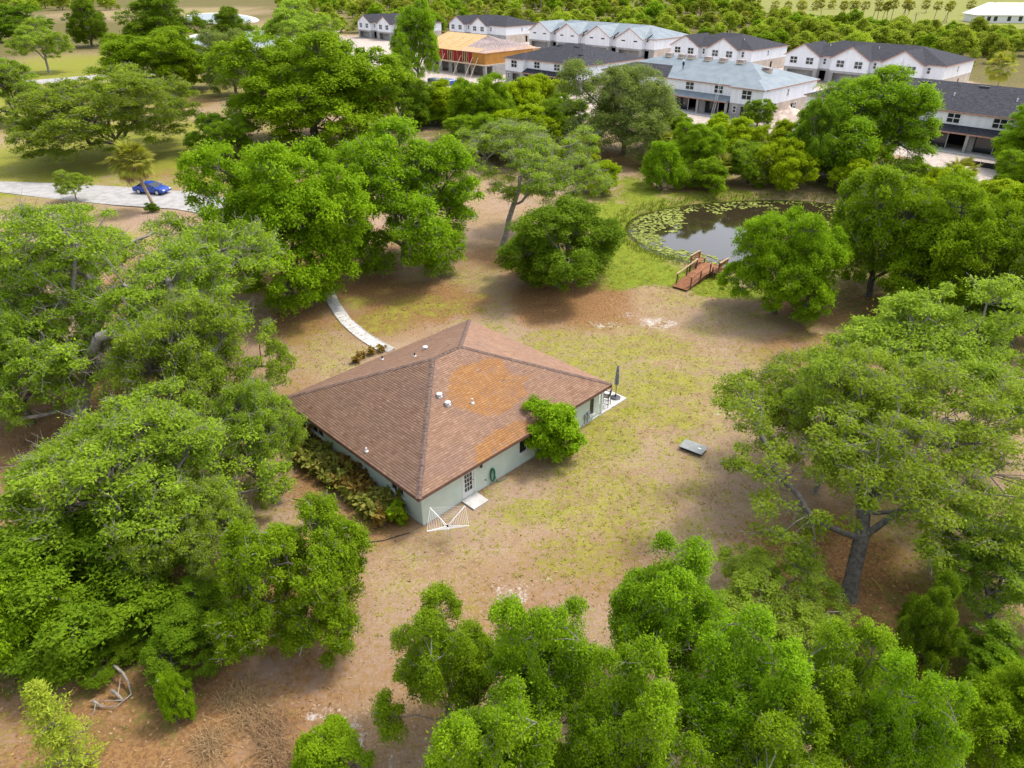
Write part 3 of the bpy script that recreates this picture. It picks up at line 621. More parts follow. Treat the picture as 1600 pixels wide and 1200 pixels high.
M['rubble'] = simple('rubble', (.56, .45, .38), .95, .25, 1.4, .1, 0, .8, 5)
_wc = {}
def twin(parent, x, y, z, rz, w_, h, nx_=2, nz_=2):
    k = (w_, h, nx_, nz_)
    if k not in _wc:
        f = .09; b = MB().box(-w_ / 2, -w_ / 2 + f, -.07, .0, 0, h).box(w_ / 2 - f, w_ / 2, -.07, .0, 0, h).box(-w_ / 2 + f, w_ / 2 - f, -.07, 0, 0, f).box(-w_ / 2 + f, w_ / 2 - f, -.07, 0, h - f, h)
        for i in range(1, nx_): p = -w_ / 2 + w_ * i / nx_; b.box(p - .05, p + .05, -.068, 0, f, h - f)
        for j in range(1, nz_): p = h * j / nz_; b.box(-w_ / 2 + f, w_ / 2 - f, -.062, 0, p - .04, p + .04)
        pw, ph = (w_ - .18) / nx_ - .04, (h - .18) / nz_ - .04
        _wc[k] = (b.mesh('window', M['white']), MB().box(-pw / 2, pw / 2, -.03, -.005, -ph / 2, ph / 2).mesh('pane', M['glass']))
    fm, pm = _wc[k]; o = put('window', fm, parent, (x, y, z), (0, 0, rz))
    for i in range(nx_):
        for j in range(nz_): put('pane', pm, o, (-w_ / 2 + w_ * (i + .5) / nx_, 0, h * (j + .5) / nz_))
    return o
def hip_roof(parent, x0, x1, y0, y1, ze, sl, oh, mat, name='roof'):
    x0 -= oh; x1 += oh; y0 -= oh; y1 += oh; r = (y1 - y0) / 2
    if x1 - x0 >= y1 - y0: a, b_ = (x0 + r, y0 + r), (x1 - r, y0 + r)
    else: r = (x1 - x0) / 2; a, b_ = (x0 + r, y0 + r), (x0 + r, y1 - r)
    zt = ze + sl * r; V = [(x0, y0, ze), (x1, y0, ze), (x1, y1, ze), (x0, y1, ze), (*a, zt), (*b_, zt)]
    F = [(0, 1, 5, 4), (2, 3, 4, 5), (3, 0, 4), (1, 2, 5)] if x1 - x0 >= y1 - y0 else [(0, 1, 4), (1, 2, 5, 4), (2, 3, 5), (3, 0, 4, 5)]
    o = MB().add(V, F + [(3, 2, 1, 0)]).build(name, mat, parent)
    MB().box(x0 - .02, x1 + .02, y0 - .03, y0, ze - .18, ze + .01).build('fascia', M['fascia'], o); MB().box(x1, x1 + .03, y0, y1, ze - .18, ze + .01).build('fascia', M['fascia'], o)
    return o, zt
TH = math.atan2(-.733, .68); TE = 5.75
def th_place(N, L): return (N[0] - .68 * L, N[1] + .733 * L, 0)
def bay_front(rt, x0, x1, y0, y1, z0, z1, mat, name='bay_wall', ops=()):
    b = MB(); wall_open(b, 'x', x0, x1, y0, y0 + .2, z0, z1, list(ops)); b.box(x0, x0 + .2, y0 + .2, y1, z0, z1); b.box(x1 - .2, x1, y0 + .2, y1, z0, z1); return b.build(name, mat, rt)
def shell(rt, L, D, y0, front_ops=(), end_ops=(), block='block'):
    b = MB(); wall_open(b, 'x', 0, L, y0, y0 + .2, 0, 2.85, list(front_ops)); b.build('ground_floor_wall', M[block], rt)
    b = MB(); wall_open(b, 'y', y0 + .2, D, L - .2, L, 0, 2.85, list(end_ops)); b.build('ground_floor_end_wall', M['blockwarm'], rt)
    MB().box(0, L, D - .2, D, 0, TE).box(0, .2, y0 + .2, D - .2, 0, TE).build('far_wall', M['wrap'], rt)
    MB().box(-.02, L - .2, y0 - .02, y0 + .2, 2.85, TE).build('upper_wall', M['wrap'], rt); MB().box(L - .2, L + .03, y0 - .02, D, 2.85, TE).build('upper_end_wall', M['wrap'], rt)
    MB().box(.2, L - .2, y0 + .25, D - .25, 2.80, 2.88).build('floor_slab', M['block'], rt)
    MB().box(.2, L - .2, y0 + 4.2, y0 + 4.35, 0, 2.8).build('inner_wall', M['dark'], rt)  # near-black wall, interior shade painted behind the ground floor openings
def roof_vents(rt, pts, sl, y0, oh):
    for x, y, k in pts:
        z = TE + sl * (y - (y0 - oh))
        MB().box(x - .75, x + .75, y - .2, y + .2, z - .1, z + .22).build('ridge_vent', M['metal_dark'], rt) if k else MB().lathe([(.10, z - .2), (.10, z + .4), (.14, z + .42)], 8, (x, y)).build('vent_pipe', M['white'], rt)
def rear_house(label, N, L, D, mat, bays, lan, vents=(), shed=None):
    rt = tag(empty('townhouse', th_place(N, L), TH), label, 'building'); y0 = 1.3; sl = .30
    gops = []
    for a, c_ in lan: gops += [(a + .4, a + (c_ - a) * .45, .05, 2.5), (a + (c_ - a) * .55, c_ - .4, .05, 2.5)]
    shell(rt, L, D, y0, gops, [(D * .55, D * .55 + 1.4, 1.0, 2.2)])
    for p, q, r, s_ in gops:
        o = MB().box((p + q) / 2 - .06, (p + q) / 2 + .06, y0 + .3, y0 + .38, .05, 2.5).build('sliding_door', M['white'], rt); MB().box(p, (p + q) / 2 - .06, y0 + .32, y0 + .36, .1, 2.5).build('pane', M['glass'], o)
    for a, c_ in lan:
        z0, z1 = 2.95, 3.75; ya, yb = -.7, y0 - .02
        o = MB().add([(a, ya, z0), (c_, ya, z0), (c_, yb, z1), (a, yb, z1), (a, ya, z0 - .12), (c_, ya, z0 - .12), (c_, yb, z0 - .12), (a, yb, z0 - .12)], [(0, 1, 2, 3), (4, 5, 1, 0), (7, 6, 5, 4), (5, 6, 2, 1), (7, 4, 0, 3)]).build('porch_roof', shed or mat, rt)
        MB().box(a, c_, ya - .04, ya, z0 - .2, z0).build('fascia', M['fascia'], o)
        for x in np.linspace(a + .25, c_ - .25, 3): MB().box(x - .22, x + .22, ya + .15, ya + .55, 0, z0 - .14).build('porch_pier', M['block'], rt)
        MB().box(a - .5, c_ + .5, -1.8, y0, -.05, .10).build('porch_slab', M['concrete'], rt)
        n = max(2, int((c_ - a) / 4.6))
        for i in range(n): twin(rt, a + (c_ - a) * (i + .5) / n, y0 - .02, 3.95, 0, 2.0, 1.5)
    for i, (a, c_) in enumerate(bays):
        m_ = (a + c_) / 2
        bay_front(rt, a, c_, 0, y0, 0, 2.85, M['block'], 'bay_ground_wall', [(a + 2.5, min(c_ - .5, a + 5.2), .05, 2.4)]); bay_front(rt, a - .01, c_ + .01, -.02, y0, 2.85, TE, M['wrap'], 'bay_upper_wall')
        twin(rt, m_, -.02, 3.7, 0, 2.1, 1.7); twin(rt, a + 1.2, 0, 1.1, 0, .8, 1.3, 1, 2)
        oh = .45; xa, xb = a - oh, c_ + oh; r = (xb - xa) / 2; zt = TE + sl * r
        o = MB().add([(xa, -oh, TE + .01), (xb, -oh, TE + .01), (xb, D / 2, TE + .01), (xa, D / 2, TE + .01), (m_, -oh + r, zt), (m_, y0 - oh + r, zt)], [(0, 1, 4), (1, 2, 5, 4), (3, 0, 4, 5), (3, 2, 1, 0)]).build('bay_roof', mat, rt)
        MB().box(xa, xb, -oh - .03, -oh, TE - .16, TE + .015).build('fascia', M['fascia'], o)
    twin(rt, L + .03, D * .45, 3.8, math.pi / 2, .6, 1.3, 1, 2); twin(rt, L + .0, D * .62, 1.0, math.pi / 2, 1.4, 1.3)
    o, zt = hip_roof(rt, 0, L, y0, D, TE, sl, .45, mat)
    roof_vents(rt, vents, sl, y0, .45); return rt
def front_house(label, N, L, D, mat, gables, raw=False, vents=()):
    rt = tag(empty('townhouse', th_place(N, L), TH), label, 'building'); y0 = 1.6; sl = .30
    gops = []
    cur = 0
    for a, c_ in gables: gops.append((c_ - .1, min(L - .3, c_ + 1.6), .05, 2.4))
    shell(rt, L, D, y0, [g for g in gops if g[1] - g[0] > .6], [(D * .6, D * .6 + 1, .1, 2.2)])
    for a, c_ in gables:
        m_ = (a + c_) / 2; oh = .4; gs = .55
        bay_front(rt, a, c_, 0, y0, 0, 2.85, M['block'], 'bay_ground_wall', [(a + 1, c_ - 1, .05, 2.3)]); MB().box(a + .3, c_ - .3, y0 + .4, y0 + .5, 0, 2.6).build('garage_dark_wall', M['dark'], rt)  # back wall coloured as the shade inside the garage
        zt = TE + gs * (m_ - a)
        b = MB(); b.add([(a, -.02, 2.85), (c_, -.02, 2.85), (c_, -.02, TE), (m_, -.02, zt), (a, -.02, TE), (a, .2, 2.85), (c_, .2, 2.85), (c_, .2, TE), (m_, .2, zt), (a, .2, TE)],
                        [(0, 1, 2, 3, 4), (9, 8, 7, 6, 5), (1, 6, 7, 2), (5, 0, 4, 9), (2, 7, 8, 3), (4, 3, 8, 9), (0, 5, 6, 1)]); b.build('gable_wall', M['wrap'], rt)
        MB().box(a, a + .2, .2, y0, 2.85, TE).build('gable_side_wall', M['wrap'], rt); MB().box(c_ - .2, c_, .2, y0, 2.85, TE).build('gable_side_wall', M['wrap'], rt)
        xa, xb = a - oh, c_ + oh; ze = TE - gs * oh; zr = zt + .1; yb = y0 + (zr - TE) / sl + .6
        o = MB().add([(xa, -oh, ze), (m_, -oh, zr), (xb, -oh, ze), (xa, yb, ze), (m_, yb, zr), (xb, yb, ze), (xa, -oh, ze - .1), (m_, -oh, zr - .1), (xb, -oh, ze - .1)], [(0, 1, 4, 3), (1, 2, 5, 4), (6, 7, 1, 0), (7, 8, 2, 1)]).build('gable_roof', mat, rt)
        MB().bar((xa, -oh - .02, ze - .08), (m_, -oh - .02, zr - .08), .06, .2).build('bargeboard', M['fascia'], o); MB().bar((m_, -oh - .02, zr - .08), (xb, -oh - .02, ze - .08), .06, .2).build('bargeboard', M['fascia'], o)
        for dx in (-.24, .24):
            if raw:
                MB().box(m_ + dx * (c_ - a) - .7, m_ + dx * (c_ - a) + .7, -.05, -.015, 4.75, 5.1).build('dark_opening_panel', M['dark'], rt)  # dark panel on the solid wall, painted as the shade of an open slot
            else: twin(rt, m_ + dx * (c_ - a), -.02, 3.65, 0, 2.0, 1.65)
        if not raw and c_ + .9 < L: twin(rt, min(L - .6, c_ + .85), y0 - .02, 3.8, 0, .8, 1.4, 1, 2)
        if raw and c_ + .5 < L: MB().add([(c_ + .75, y0 - .75, TE - .9), (c_ + 1.25, y0 - .75, TE - .9), (c_ + 1.15, y0 - .7, TE + .35), (c_ + .95, y0 + 2.3, TE + 1.15), (c_ + .7, y0 + 1.5, TE + .9)], [(0, 1, 2, 3, 4)]).build('membrane_strip', M['black'], rt)
    twin(rt, L + .03, D * .5, 3.8, math.pi / 2, .6, 1.3, 1, 2) if not raw else None
    hip_roof(rt, 0, L, y0, D, TE, sl, .45, mat); roof_vents(rt, vents, sl, y0, .45); return rt
rear_house('white wrapped townhouse with charcoal roof right of the raw timber building', (16.1, 175.6), 25.5, 22, M['char'], [(0, 6.4), (20.3, 25.5)], [(6.6, 20.1)], [(9.5, 9.5, 1), (15, 9.8, 1), (20, 6, 1), (4, 6, 0)])
thE = rear_house('long townhouse with half shingled blue roof and stacked pallets on its ridge', (47, 140.5), 40, 20.5, M['under'], [(33.2, 40)], [(19.5, 33)], [], M['under'])
thG = rear_house('charcoal roofed townhouse rear at the right edge behind the big dark tree', (80.5, 106.4), 40, 20.5, M['char'], [(0, 6), (34.5, 40)], [(7, 20), (21, 34.2)], [(16, 9.5, 1), (25, 9.8, 1), (22, 6, 0), (31, 6.3, 0), (10, 6, 0)])
front_house('charcoal roofed townhouse with three white front gables at the right', (96.9, 172.3), 38, 20, M['char'], [(0, 9), (12.2, 21.5), (24.6, 33.8)], False, [(8, 7, 0), (20, 7.6, 0), (30, 6, 0)])
front_house('long townhouse with pale blue roof underlay and four raw white gables', (42.8, 237.6), 53, 20.5, M['under'], [(0, 10), (13, 23), (26.3, 36.3), (39.5, 49.5)], True)
front_house('charcoal roofed townhouse with two white gables behind the blue roof', (63.3, 206.5), 25, 20.3, M['char'], [(0, 9.2), (12.4, 21.6)], False, [(19, 7, 0)])
front_house('farthest charcoal roofed townhouse with two white gables behind the timber building', (-2.8, 288.4), 31, 19.5, M['char'], [(0, 9), (13, 22)], False)
front_house('charcoal roofed white townhouse mostly hidden behind the tall left trees', (-42, 300), 29, 20, M['char'], [(0, 9), (14, 23)], False)
# already shingled end of the blue roof
r0 = 20.1 / 2; sl = .30
MB().add([(-.47, .83, TE + .03), (17.5, .83, TE + .03), (14.8, 6.2, TE + .03 + sl * 5.37), (4.9, 6.2, TE + .03 + sl * 5.37)], [(0, 1, 2, 3)]).build('shingled_part', M['char'], thE)
inv = Matrix.Translation(th_place((47, 140.5), 40)) @ Matrix.Rotation(TH, 4, 'Z'); inv_i = inv.inverted()
def on_th(u, v, z0=7.5):
    z = z0
    for _ in range(40):
        p = inv_i @ Vector((*G(u, v, z), z)); z = .8 * z + .2 * (TE + sl * min(p.y - .85, 20.95 - p.y, 40.45 - p.x))
    return inv @ Vector((p.x, p.y, z)), z
M['pallet'] = simple('shingle_pallet', (.40, .33, .30), .9, .3, 1.5)
for i, (u, v) in enumerate(((1057, 86), (1080, 87.5), (1101, 88), (1127, 90.5), (1149, 93), (1177, 95.5), (1217, 106), (1229, 104.5))):
    q_ = inv_i @ Vector((*G(u, v, 8.6 if i < 6 else 7.8), 8.0)); q_.y = min(q_.y, 10.25); z = TE + sl * min(q_.y - .85, 40.45 - q_.x); p = inv @ q_; pl = empty('shingle_pallet', (p.x, p.y, z - .12), TH)
    lab = ['leftmost', 'second', 'third', 'fourth', 'fifth', 'sixth'][i] + ' stack of shingles from the left along the blue roof ridge' if i < 6 else ['lower stack of shingles on the blue hip at the right end', 'upper stack of shingles on the blue hip at the right end'][i - 6]
    tag(pl, lab, 'shingle stack', 'shingle stacks on the blue roof')
    for k in range(3): MB().box(-.8, .8, -.55 + .42 * k, -.42 + .42 * k, 0, .22).build('skid', M['lumber'], pl)
    bevel(MB().box(-.78, .78, -.52, .52, .22, .80).build('bundle', M['pallet'], pl), .05)
# worker on the blue roof: one skinned figure
def skin_person(name, loc, rz, parent=None):
    V = [(0, 0, .95), (0, .02, 1.2), (0, .03, 1.42), (0, .03, 1.52), (0, .05, 1.66), (-.1, 0, .9), (-.13, .06, .5), (-.13, -.02, .08), (-.13, .12, .04), (.1, 0, .9), (.14, -.05, .5), (.15, -.1, .08), (.15, .04, .04),
         (-.19, .02, 1.4), (-.26, .03, 1.13), (-.22, .14, .9), (.19, .02, 1.4), (.27, .05, 1.13), (.2, .2, .98)]
    E = [(0, 1), (1, 2), (2, 3), (3, 4), (0, 5), (5, 6), (6, 7), (7, 8), (0, 9), (9, 10), (10, 11), (11, 12), (2, 13), (13, 14), (14, 15), (2, 16), (16, 17), (17, 18)]
    R = [.15, .16, .15, .06, .11, .1, .07, .05, .045, .1, .07, .05, .045, .07, .05, .04, .07, .05, .04]
    me = bpy.data.meshes.new(name); me.from_pydata(V, E, []); o = bpy.data.objects.new(name, me); link(o, parent); o.location = loc; o.rotation_euler = (0, 0, rz)
    o.modifiers.new('skin', 'SKIN'); s_ = o.modifiers.new('sub', 'SUBSURF'); s_.levels = 1; s_.render_levels = 1
    for i, r in enumerate(R): me.skin_vertices[0].data[i].radius = (r, r * .8)
    me.skin_vertices[0].data[0].use_root = True; return o
p, z = on_th(1067, 109, 6.8)
M['navy'] = simple('navy_clothes', (.02, .03, .08), .9, .2, 6); M['skin'] = simple('skin', (.45, .28, .2), .6, .05)
pe = skin_person('person', (p.x, p.y, z), math.radians(150)); pe.data.materials.append(M['navy']); tag(pe, 'roofer in dark blue clothes and white cap standing on the blue roof', 'person')
MB().lathe([(.20, 1.70), (.15, 1.74), (.15, 1.80), (.07, 1.87)], 12, (0, .05)).build('cap', M['white'], pe, True)
# ladder against the blue-roofed house
p = inv @ Vector((30.5, -1.4, 0)); ld = tag(empty('ladder', p, TH), 'tall aluminium ladder leaning on the blue roof eave', 'ladder')
for s in (-.22, .22): MB().bar((s, 0, 0), (s, 1.9, 7.0), .05, .08).build('rail', M['galv'], ld)
for k in range(18): MB().bar((-.22, .1 * (k + 1), .37 * (k + 1)), (.22, .1 * (k + 1), .37 * (k + 1)), .03, .03).build('rung', M['galv'], ld)
# raw timber building
rt = tag(empty('timber_building', th_place((-7.1, 203.0), 27), TH), 'half built townhouse of raw timber with red panels above grey block walls', 'building'); L, D = 27, 20.5
gops = [(1, 4, .05, 2.5), (5.5, 7, .05, 2.4), (8.5, 11.5, .05, 2.5), (13, 14, .05, 2.4), (15, 18.5, .05, 2.5), (20, 21, .05, 2.3), (22, 26, .05, 2.5)]
b = MB(); wall_open(b, 'x', 0, L, .6, .8, 0, 2.8, gops); b.build('ground_floor_wall', M['block'], rt)
b = MB(); wall_open(b, 'y', .8, D, L - .2, L, 0, 2.8, [(1.2, 3.2, .05, 2.5)]); b.build('ground_floor_end_wall', M['block'], rt)
MB().box(0, L, D - .2, D, 0, TE).box(0, .2, .8, D - .2, 0, TE).build('far_wall', M['osb2'], rt); MB().box(.2, L - .2, 5, 5.2, 0, 2.8).build('inner_wall', M['block'], rt); MB().box(0, L, -.4, D - .2, 2.8, 3.0).build('floor_deck', M['lumber'], rt)
MB().box(L - .2, L + .02, .8, D, 3.0, TE).build('upper_end_wall', M['osb2'], rt); MB().box(21.5, L + .02, .6, .8, 3.0, TE).build('upper_corner_wall', M['osb2'], rt); MB().box(.2, 21.5, 2.2, 2.4, 3.0, TE).build('inner_sheathing', M['osb2'], rt)
for x in (.6, 2.6, 7.2, 9.4, 13.8, 16, 20.2): MB().box(x, x + 1.5, .55, .62, 3.0, TE - .1).build('red_panel', M['red'], rt)
for x in np.arange(0, 21.5, .8): MB().box(x, x + .1, .62, .75, 3.0, TE - .05).build('stud', M['lumber'], rt)
for x in (4.5, 11, 18, 23, 25.2): MB().bar((x, -3.2, 0), (x - .6, .3, 4.6), .14, .1).build('brace', M['lumber'], rt)
MB().box(0, L, .5, .85, TE - .1, TE).build('top_plate', M['lumber'], rt)
x0, x1, y0, y1 = -.5, L + .5, .1, D + .5; r = (y1 - y0) / 2; zt = TE + .3 * r; sl2 = .30
def rf(x, y): return TE + .02 + sl2 * min(y - y0, y1 - y, x1 - x)
xs_ = 17.0
V = [(x0, y0, TE), (xs_, y0, TE), (xs_, y0 + r, zt), (x0, y0 + r, zt), (xs_, y1, TE), (x0, y1, TE)]
MB().add(V, [(0, 1, 2, 3), (3, 2, 4, 5), (5, 0, 3)]).build('roof_sheathing', M['osb'], rt)
for k, (p0, p1) in enumerate((((xs_, y0), (xs_ + 6, y0 + 2.6)), ((x1 - 2.6, y0), (x1, y1 - 2)), ((xs_ + 6.1, y0), (x1 - 2.7, y0 + 2.4)))):
    a, c_ = p0; e, f = p1; MB().add([(a, c_, rf(a, c_) + .05), (e, c_, rf(e, c_) + .05), (e, f, rf(e, f) + .05), (a, f, rf(a, f) + .05)], [(0, 1, 2, 3)]).build('roof_sheathing', M['osb'], rt)
for x in np.arange(xs_ + .3, x1, .62):
    pk = [(x, y0, rf(x, y0 + .01))] + [(x, y, rf(x, y)) for y in (y0 + 3, y0 + 6, y0 + r, y1 - 6, y1 - 3)] + [(x, y1, TE)]
    m = MB()
    for a, c_ in zip(pk[:-1], pk[1:]): m.bar(a, c_, .07, .18)
    m.bar((x, y0, TE), (x, y1, TE), .06, .12); m.bar((x, y0 + r, TE), (x, y0 + r * .6, rf(x, y0 + r * .6)), .06, .1); m.bar((x, y0 + r, TE), (x, y1 - r * .6, rf(x, y1 - r * .6)), .06, .1)
    m.build('roof_truss', M['truss'], rt)
for x in (4.5, 10, 14): MB().bar((x, y0 + 2, rf(x, y0 + 2) + .12), (x - .8, y0 + 9, rf(x, y0 + 9) + .12), .12, .1).build('batten', M['lumber'], rt)
# lot clutter
def heap(name, c, rx, ry, h, mat, seed):
    n = 26; X_, Y_ = np.meshgrid(np.linspace(-1, 1, n), np.linspace(-1, 1, n), indexing='ij'); d = np.hypot(X_, Y_)
    z = h * np.clip(1 - d, 0, 1) ** .8 * (.55 + .9 * fbm(X_ * 3 + seed, Y_ * 3, .6, seed)) - .05
    i = np.arange(n * n).reshape(n, n); return put(name, np_mesh(name, np.stack([X_.ravel() * rx, Y_.ravel() * ry, z.ravel()], 1), np.stack([i[:-1, :-1], i[1:, :-1], i[1:, 1:], i[:-1, 1:]], -1).reshape(-1, 4), mat), None, (c[0], c[1], 0))
tag(heap('rubble_heap', G(1232, 186), 4.2, 5, 2.2, M['rubble'], 3), 'heap of tan broken rubble beside the blue roofed townhouse end wall', 'rubble heap')
rr = random.Random(5)
for i in range(26):
    c = G(1232, 192) + np.array([rr.gauss(0, 2.2), rr.gauss(0, 2.6)]); s = rr.uniform(.25, .6)
    o = MB().box(-s, s, -s * .6, s * .6, -.1, s * .5).build('rubble_block', M['rubble']); o.location = (c[0], c[1], .15 + max(0, 1.1 - .3 * np.hypot(*(c - G(1232, 186))))); o.rotation_euler = (rr.uniform(-.5, .5), rr.uniform(-.5, .5), rr.uniform(0, 3))
    tag(o, 'loose tan rubble block lying on or around the rubble heap', 'rubble', 'blocks of the rubble heap')
M['silt'] = simple('black_silt_cloth', (.02, .02, .022), .8, .3, 1)
def silt(us, lab):
    P = [G(*p) for p in us]; f = tag(empty('silt_fence', (0, 0, 0)), lab, 'silt fence'); m = MB()
    for a, c_ in zip(P[:-1], P[1:]): m.bar((*a, .38), (*c_, .38), .03, .75)
    m.build('cloth', M['silt'], f)
    for p in P: MB().box(p[0] - .04, p[0] + .04, p[1] - .04, p[1] + .04, 0, .95).build('stake', M['lumber'], f)
silt([(1508, 258), (1530, 261), (1556, 265), (1580, 268), (1610, 276)], 'black silt fence in front of the right edge townhouse'); silt([(1115, 194), (1128, 199), (1142, 202)], 'short black silt fence before the blue roofed townhouse')
for u, v, mt, lab in ((682, 128, 'under', 'pale green wrapped pile of building material by the timber building'), (699, 129, 'carblue', 'blue and white covered pile of material before the timber building')):
    c = G(u, v + 3); o = MB().box(-2.2, 2.2, -1.3, 1.3, 0, 1.3).build('material_pile', M[mt]); o.location = (*c, 0); o.rotation_euler = (0, 0, TH); bevel(o, .35, 3); tag(o, lab, 'material pile')
# poles of the power line and the far white clubhouse
M['pole'] = simple('wooden_pole', (.24, .20, .17), .9, .2, 2)
for u, v, h, lab in ((845, 30, 11, 'tall wooden utility pole behind the far charcoal roof'), (837, 31, 7.5, 'short lamp pole beside the tall utility pole'), (668, 30, 11, 'thin wooden utility pole in the far trees left of the white gables'), (1422, 62, 9, 'short bare pole behind the three gabled roof'), (503, 20, 11, 'thin utility pole left in the far tree belt')):
    c = G(u, v); po = tag(empty('utility_pole', (*c, 0)), lab, 'pole'); MB().lathe([(.18, -.2), (.13, h)], 8).build('mast', M['pole'], po); MB().bar((-1.0, 0, h - .6), (1.0, 0, h - .6), .12, .12).build('crossarm', M['pole'], po)
c = G(1572, 36); cl = tag(empty('clubhouse', (*c, 0), math.radians(-8)), 'long white roofed building beyond the golf course palms', 'building')
MB().box(-14, 30, 0, 14, 0, 3.4).build('wall', M['white'], cl); MB().add([(-15, -1, 3.4), (31, -1, 3.4), (31, 15, 3.4), (-15, 15, 3.4), (-8, 7, 8.2), (24, 7, 8.2)], [(0, 1, 5, 4), (2, 3, 4, 5), (3, 0, 4), (1, 2, 5), (3, 2, 1, 0)]).build('roof', M['white'], cl)
for x in (-12, -9, -6, 0, 5, 10): MB().box(x, x + 1.6, -.05, .0, .8, 2.8).build('window', M['glass'], cl)
# ------------------------------------------------------------------ trees
def norm(a): return a / np.maximum(1e-9, np.linalg.norm(a, axis=-1, keepdims=True))
def tubes(A, B, ra, rb, n=5):
    A = np.asarray(A, float); B = np.asarray(B, float); ra = np.asarray(ra); rb = np.asarray(rb); d = norm(B - A)
    u = np.where(np.abs(d[:, 2:3]) < .9, np.array([[0, 0, 1.0]]), np.array([[1.0, 0, 0]])); u = norm(u - d * (u * d).sum(1, keepdims=True)); t = np.cross(d, u)
    an = np.arange(n) * 2 * np.pi / n; ring = u[:, None, :] * np.cos(an)[None, :, None] + t[:, None, :] * np.sin(an)[None, :, None]
    V = np.concatenate([A[:, None, :] + ring * ra[:, None, None], B[:, None, :] + ring * rb[:, None, None]], 1)
    k = np.arange(n); f = np.stack([k, (k + 1) % n, n + (k + 1) % n, n + k], 1)
    F = (np.arange(len(A)) * 2 * n)[:, None, None] + f[None]
    return V.reshape(-1, 3), F.reshape(-1, 4)
def leaf_quads(r, C, rc, per, size, droop=.0, squash=.65, upb=.25, wid=.32, shell=.35, tri=False):
    """a tuft of 'per' leaves round each clump centre C, radius rc"""
    per = int(per * 1.2); n = len(C) * per; c = np.repeat(C, per, 0); rr = np.repeat(rc, per)
    d = norm(r.normal(size=(n, 3))); d[:, 2] = np.where(d[:, 2] < -.35, -d[:, 2], d[:, 2])
    p = c + d * (rr * (shell + (1 - shell) * r.random(n) ** .5) * np.where(r.random(n) < .16, r.uniform(1.1, 1.7, n), 1))[:, None] * np.array([1, 1, squash])
    nn = norm(d * .65 + r.normal(size=(n, 3)) * .55 + np.array([0, 0, .7]))      # leaf blades turn to the light
    a = d * .8 + r.normal(size=(n, 3)) * .6 + np.array([0, 0, upb - droop]); a = norm(a - nn * (a * nn).sum(1, keepdims=True)); b = np.cross(nn, a)
    s = size * (r.uniform(.6, 1.4, n) * np.repeat(r.uniform(.8, 1.25, len(C)), per))[:, None]
    if tri: V = np.stack([p - b * s * wid, p + b * s * wid, p + a * s], 1).reshape(-1, 3); F = np.arange(n * 3).reshape(n, 3)
    else: V = np.stack([p, p + a * s * .5 + b * s * wid, p + a * s, p + a * s * .5 - b * s * wid], 1).reshape(-1, 3); F = np.arange(n * 4).reshape(n, 4)
    tint = np.clip(.5 * np.repeat(r.random(len(C)), per) + .5 * r.random(n) + .12 * (r.random(n) - .5), 0, 1)
    keep = r.random(n) < np.repeat(r.choice([1, 1, .75, .45], len(C)), per); k = F.shape[1]
    V = V.reshape(n, k, 3)[keep].reshape(-1, 3); return V, np.arange(len(V)).reshape(-1, k), tint[keep]
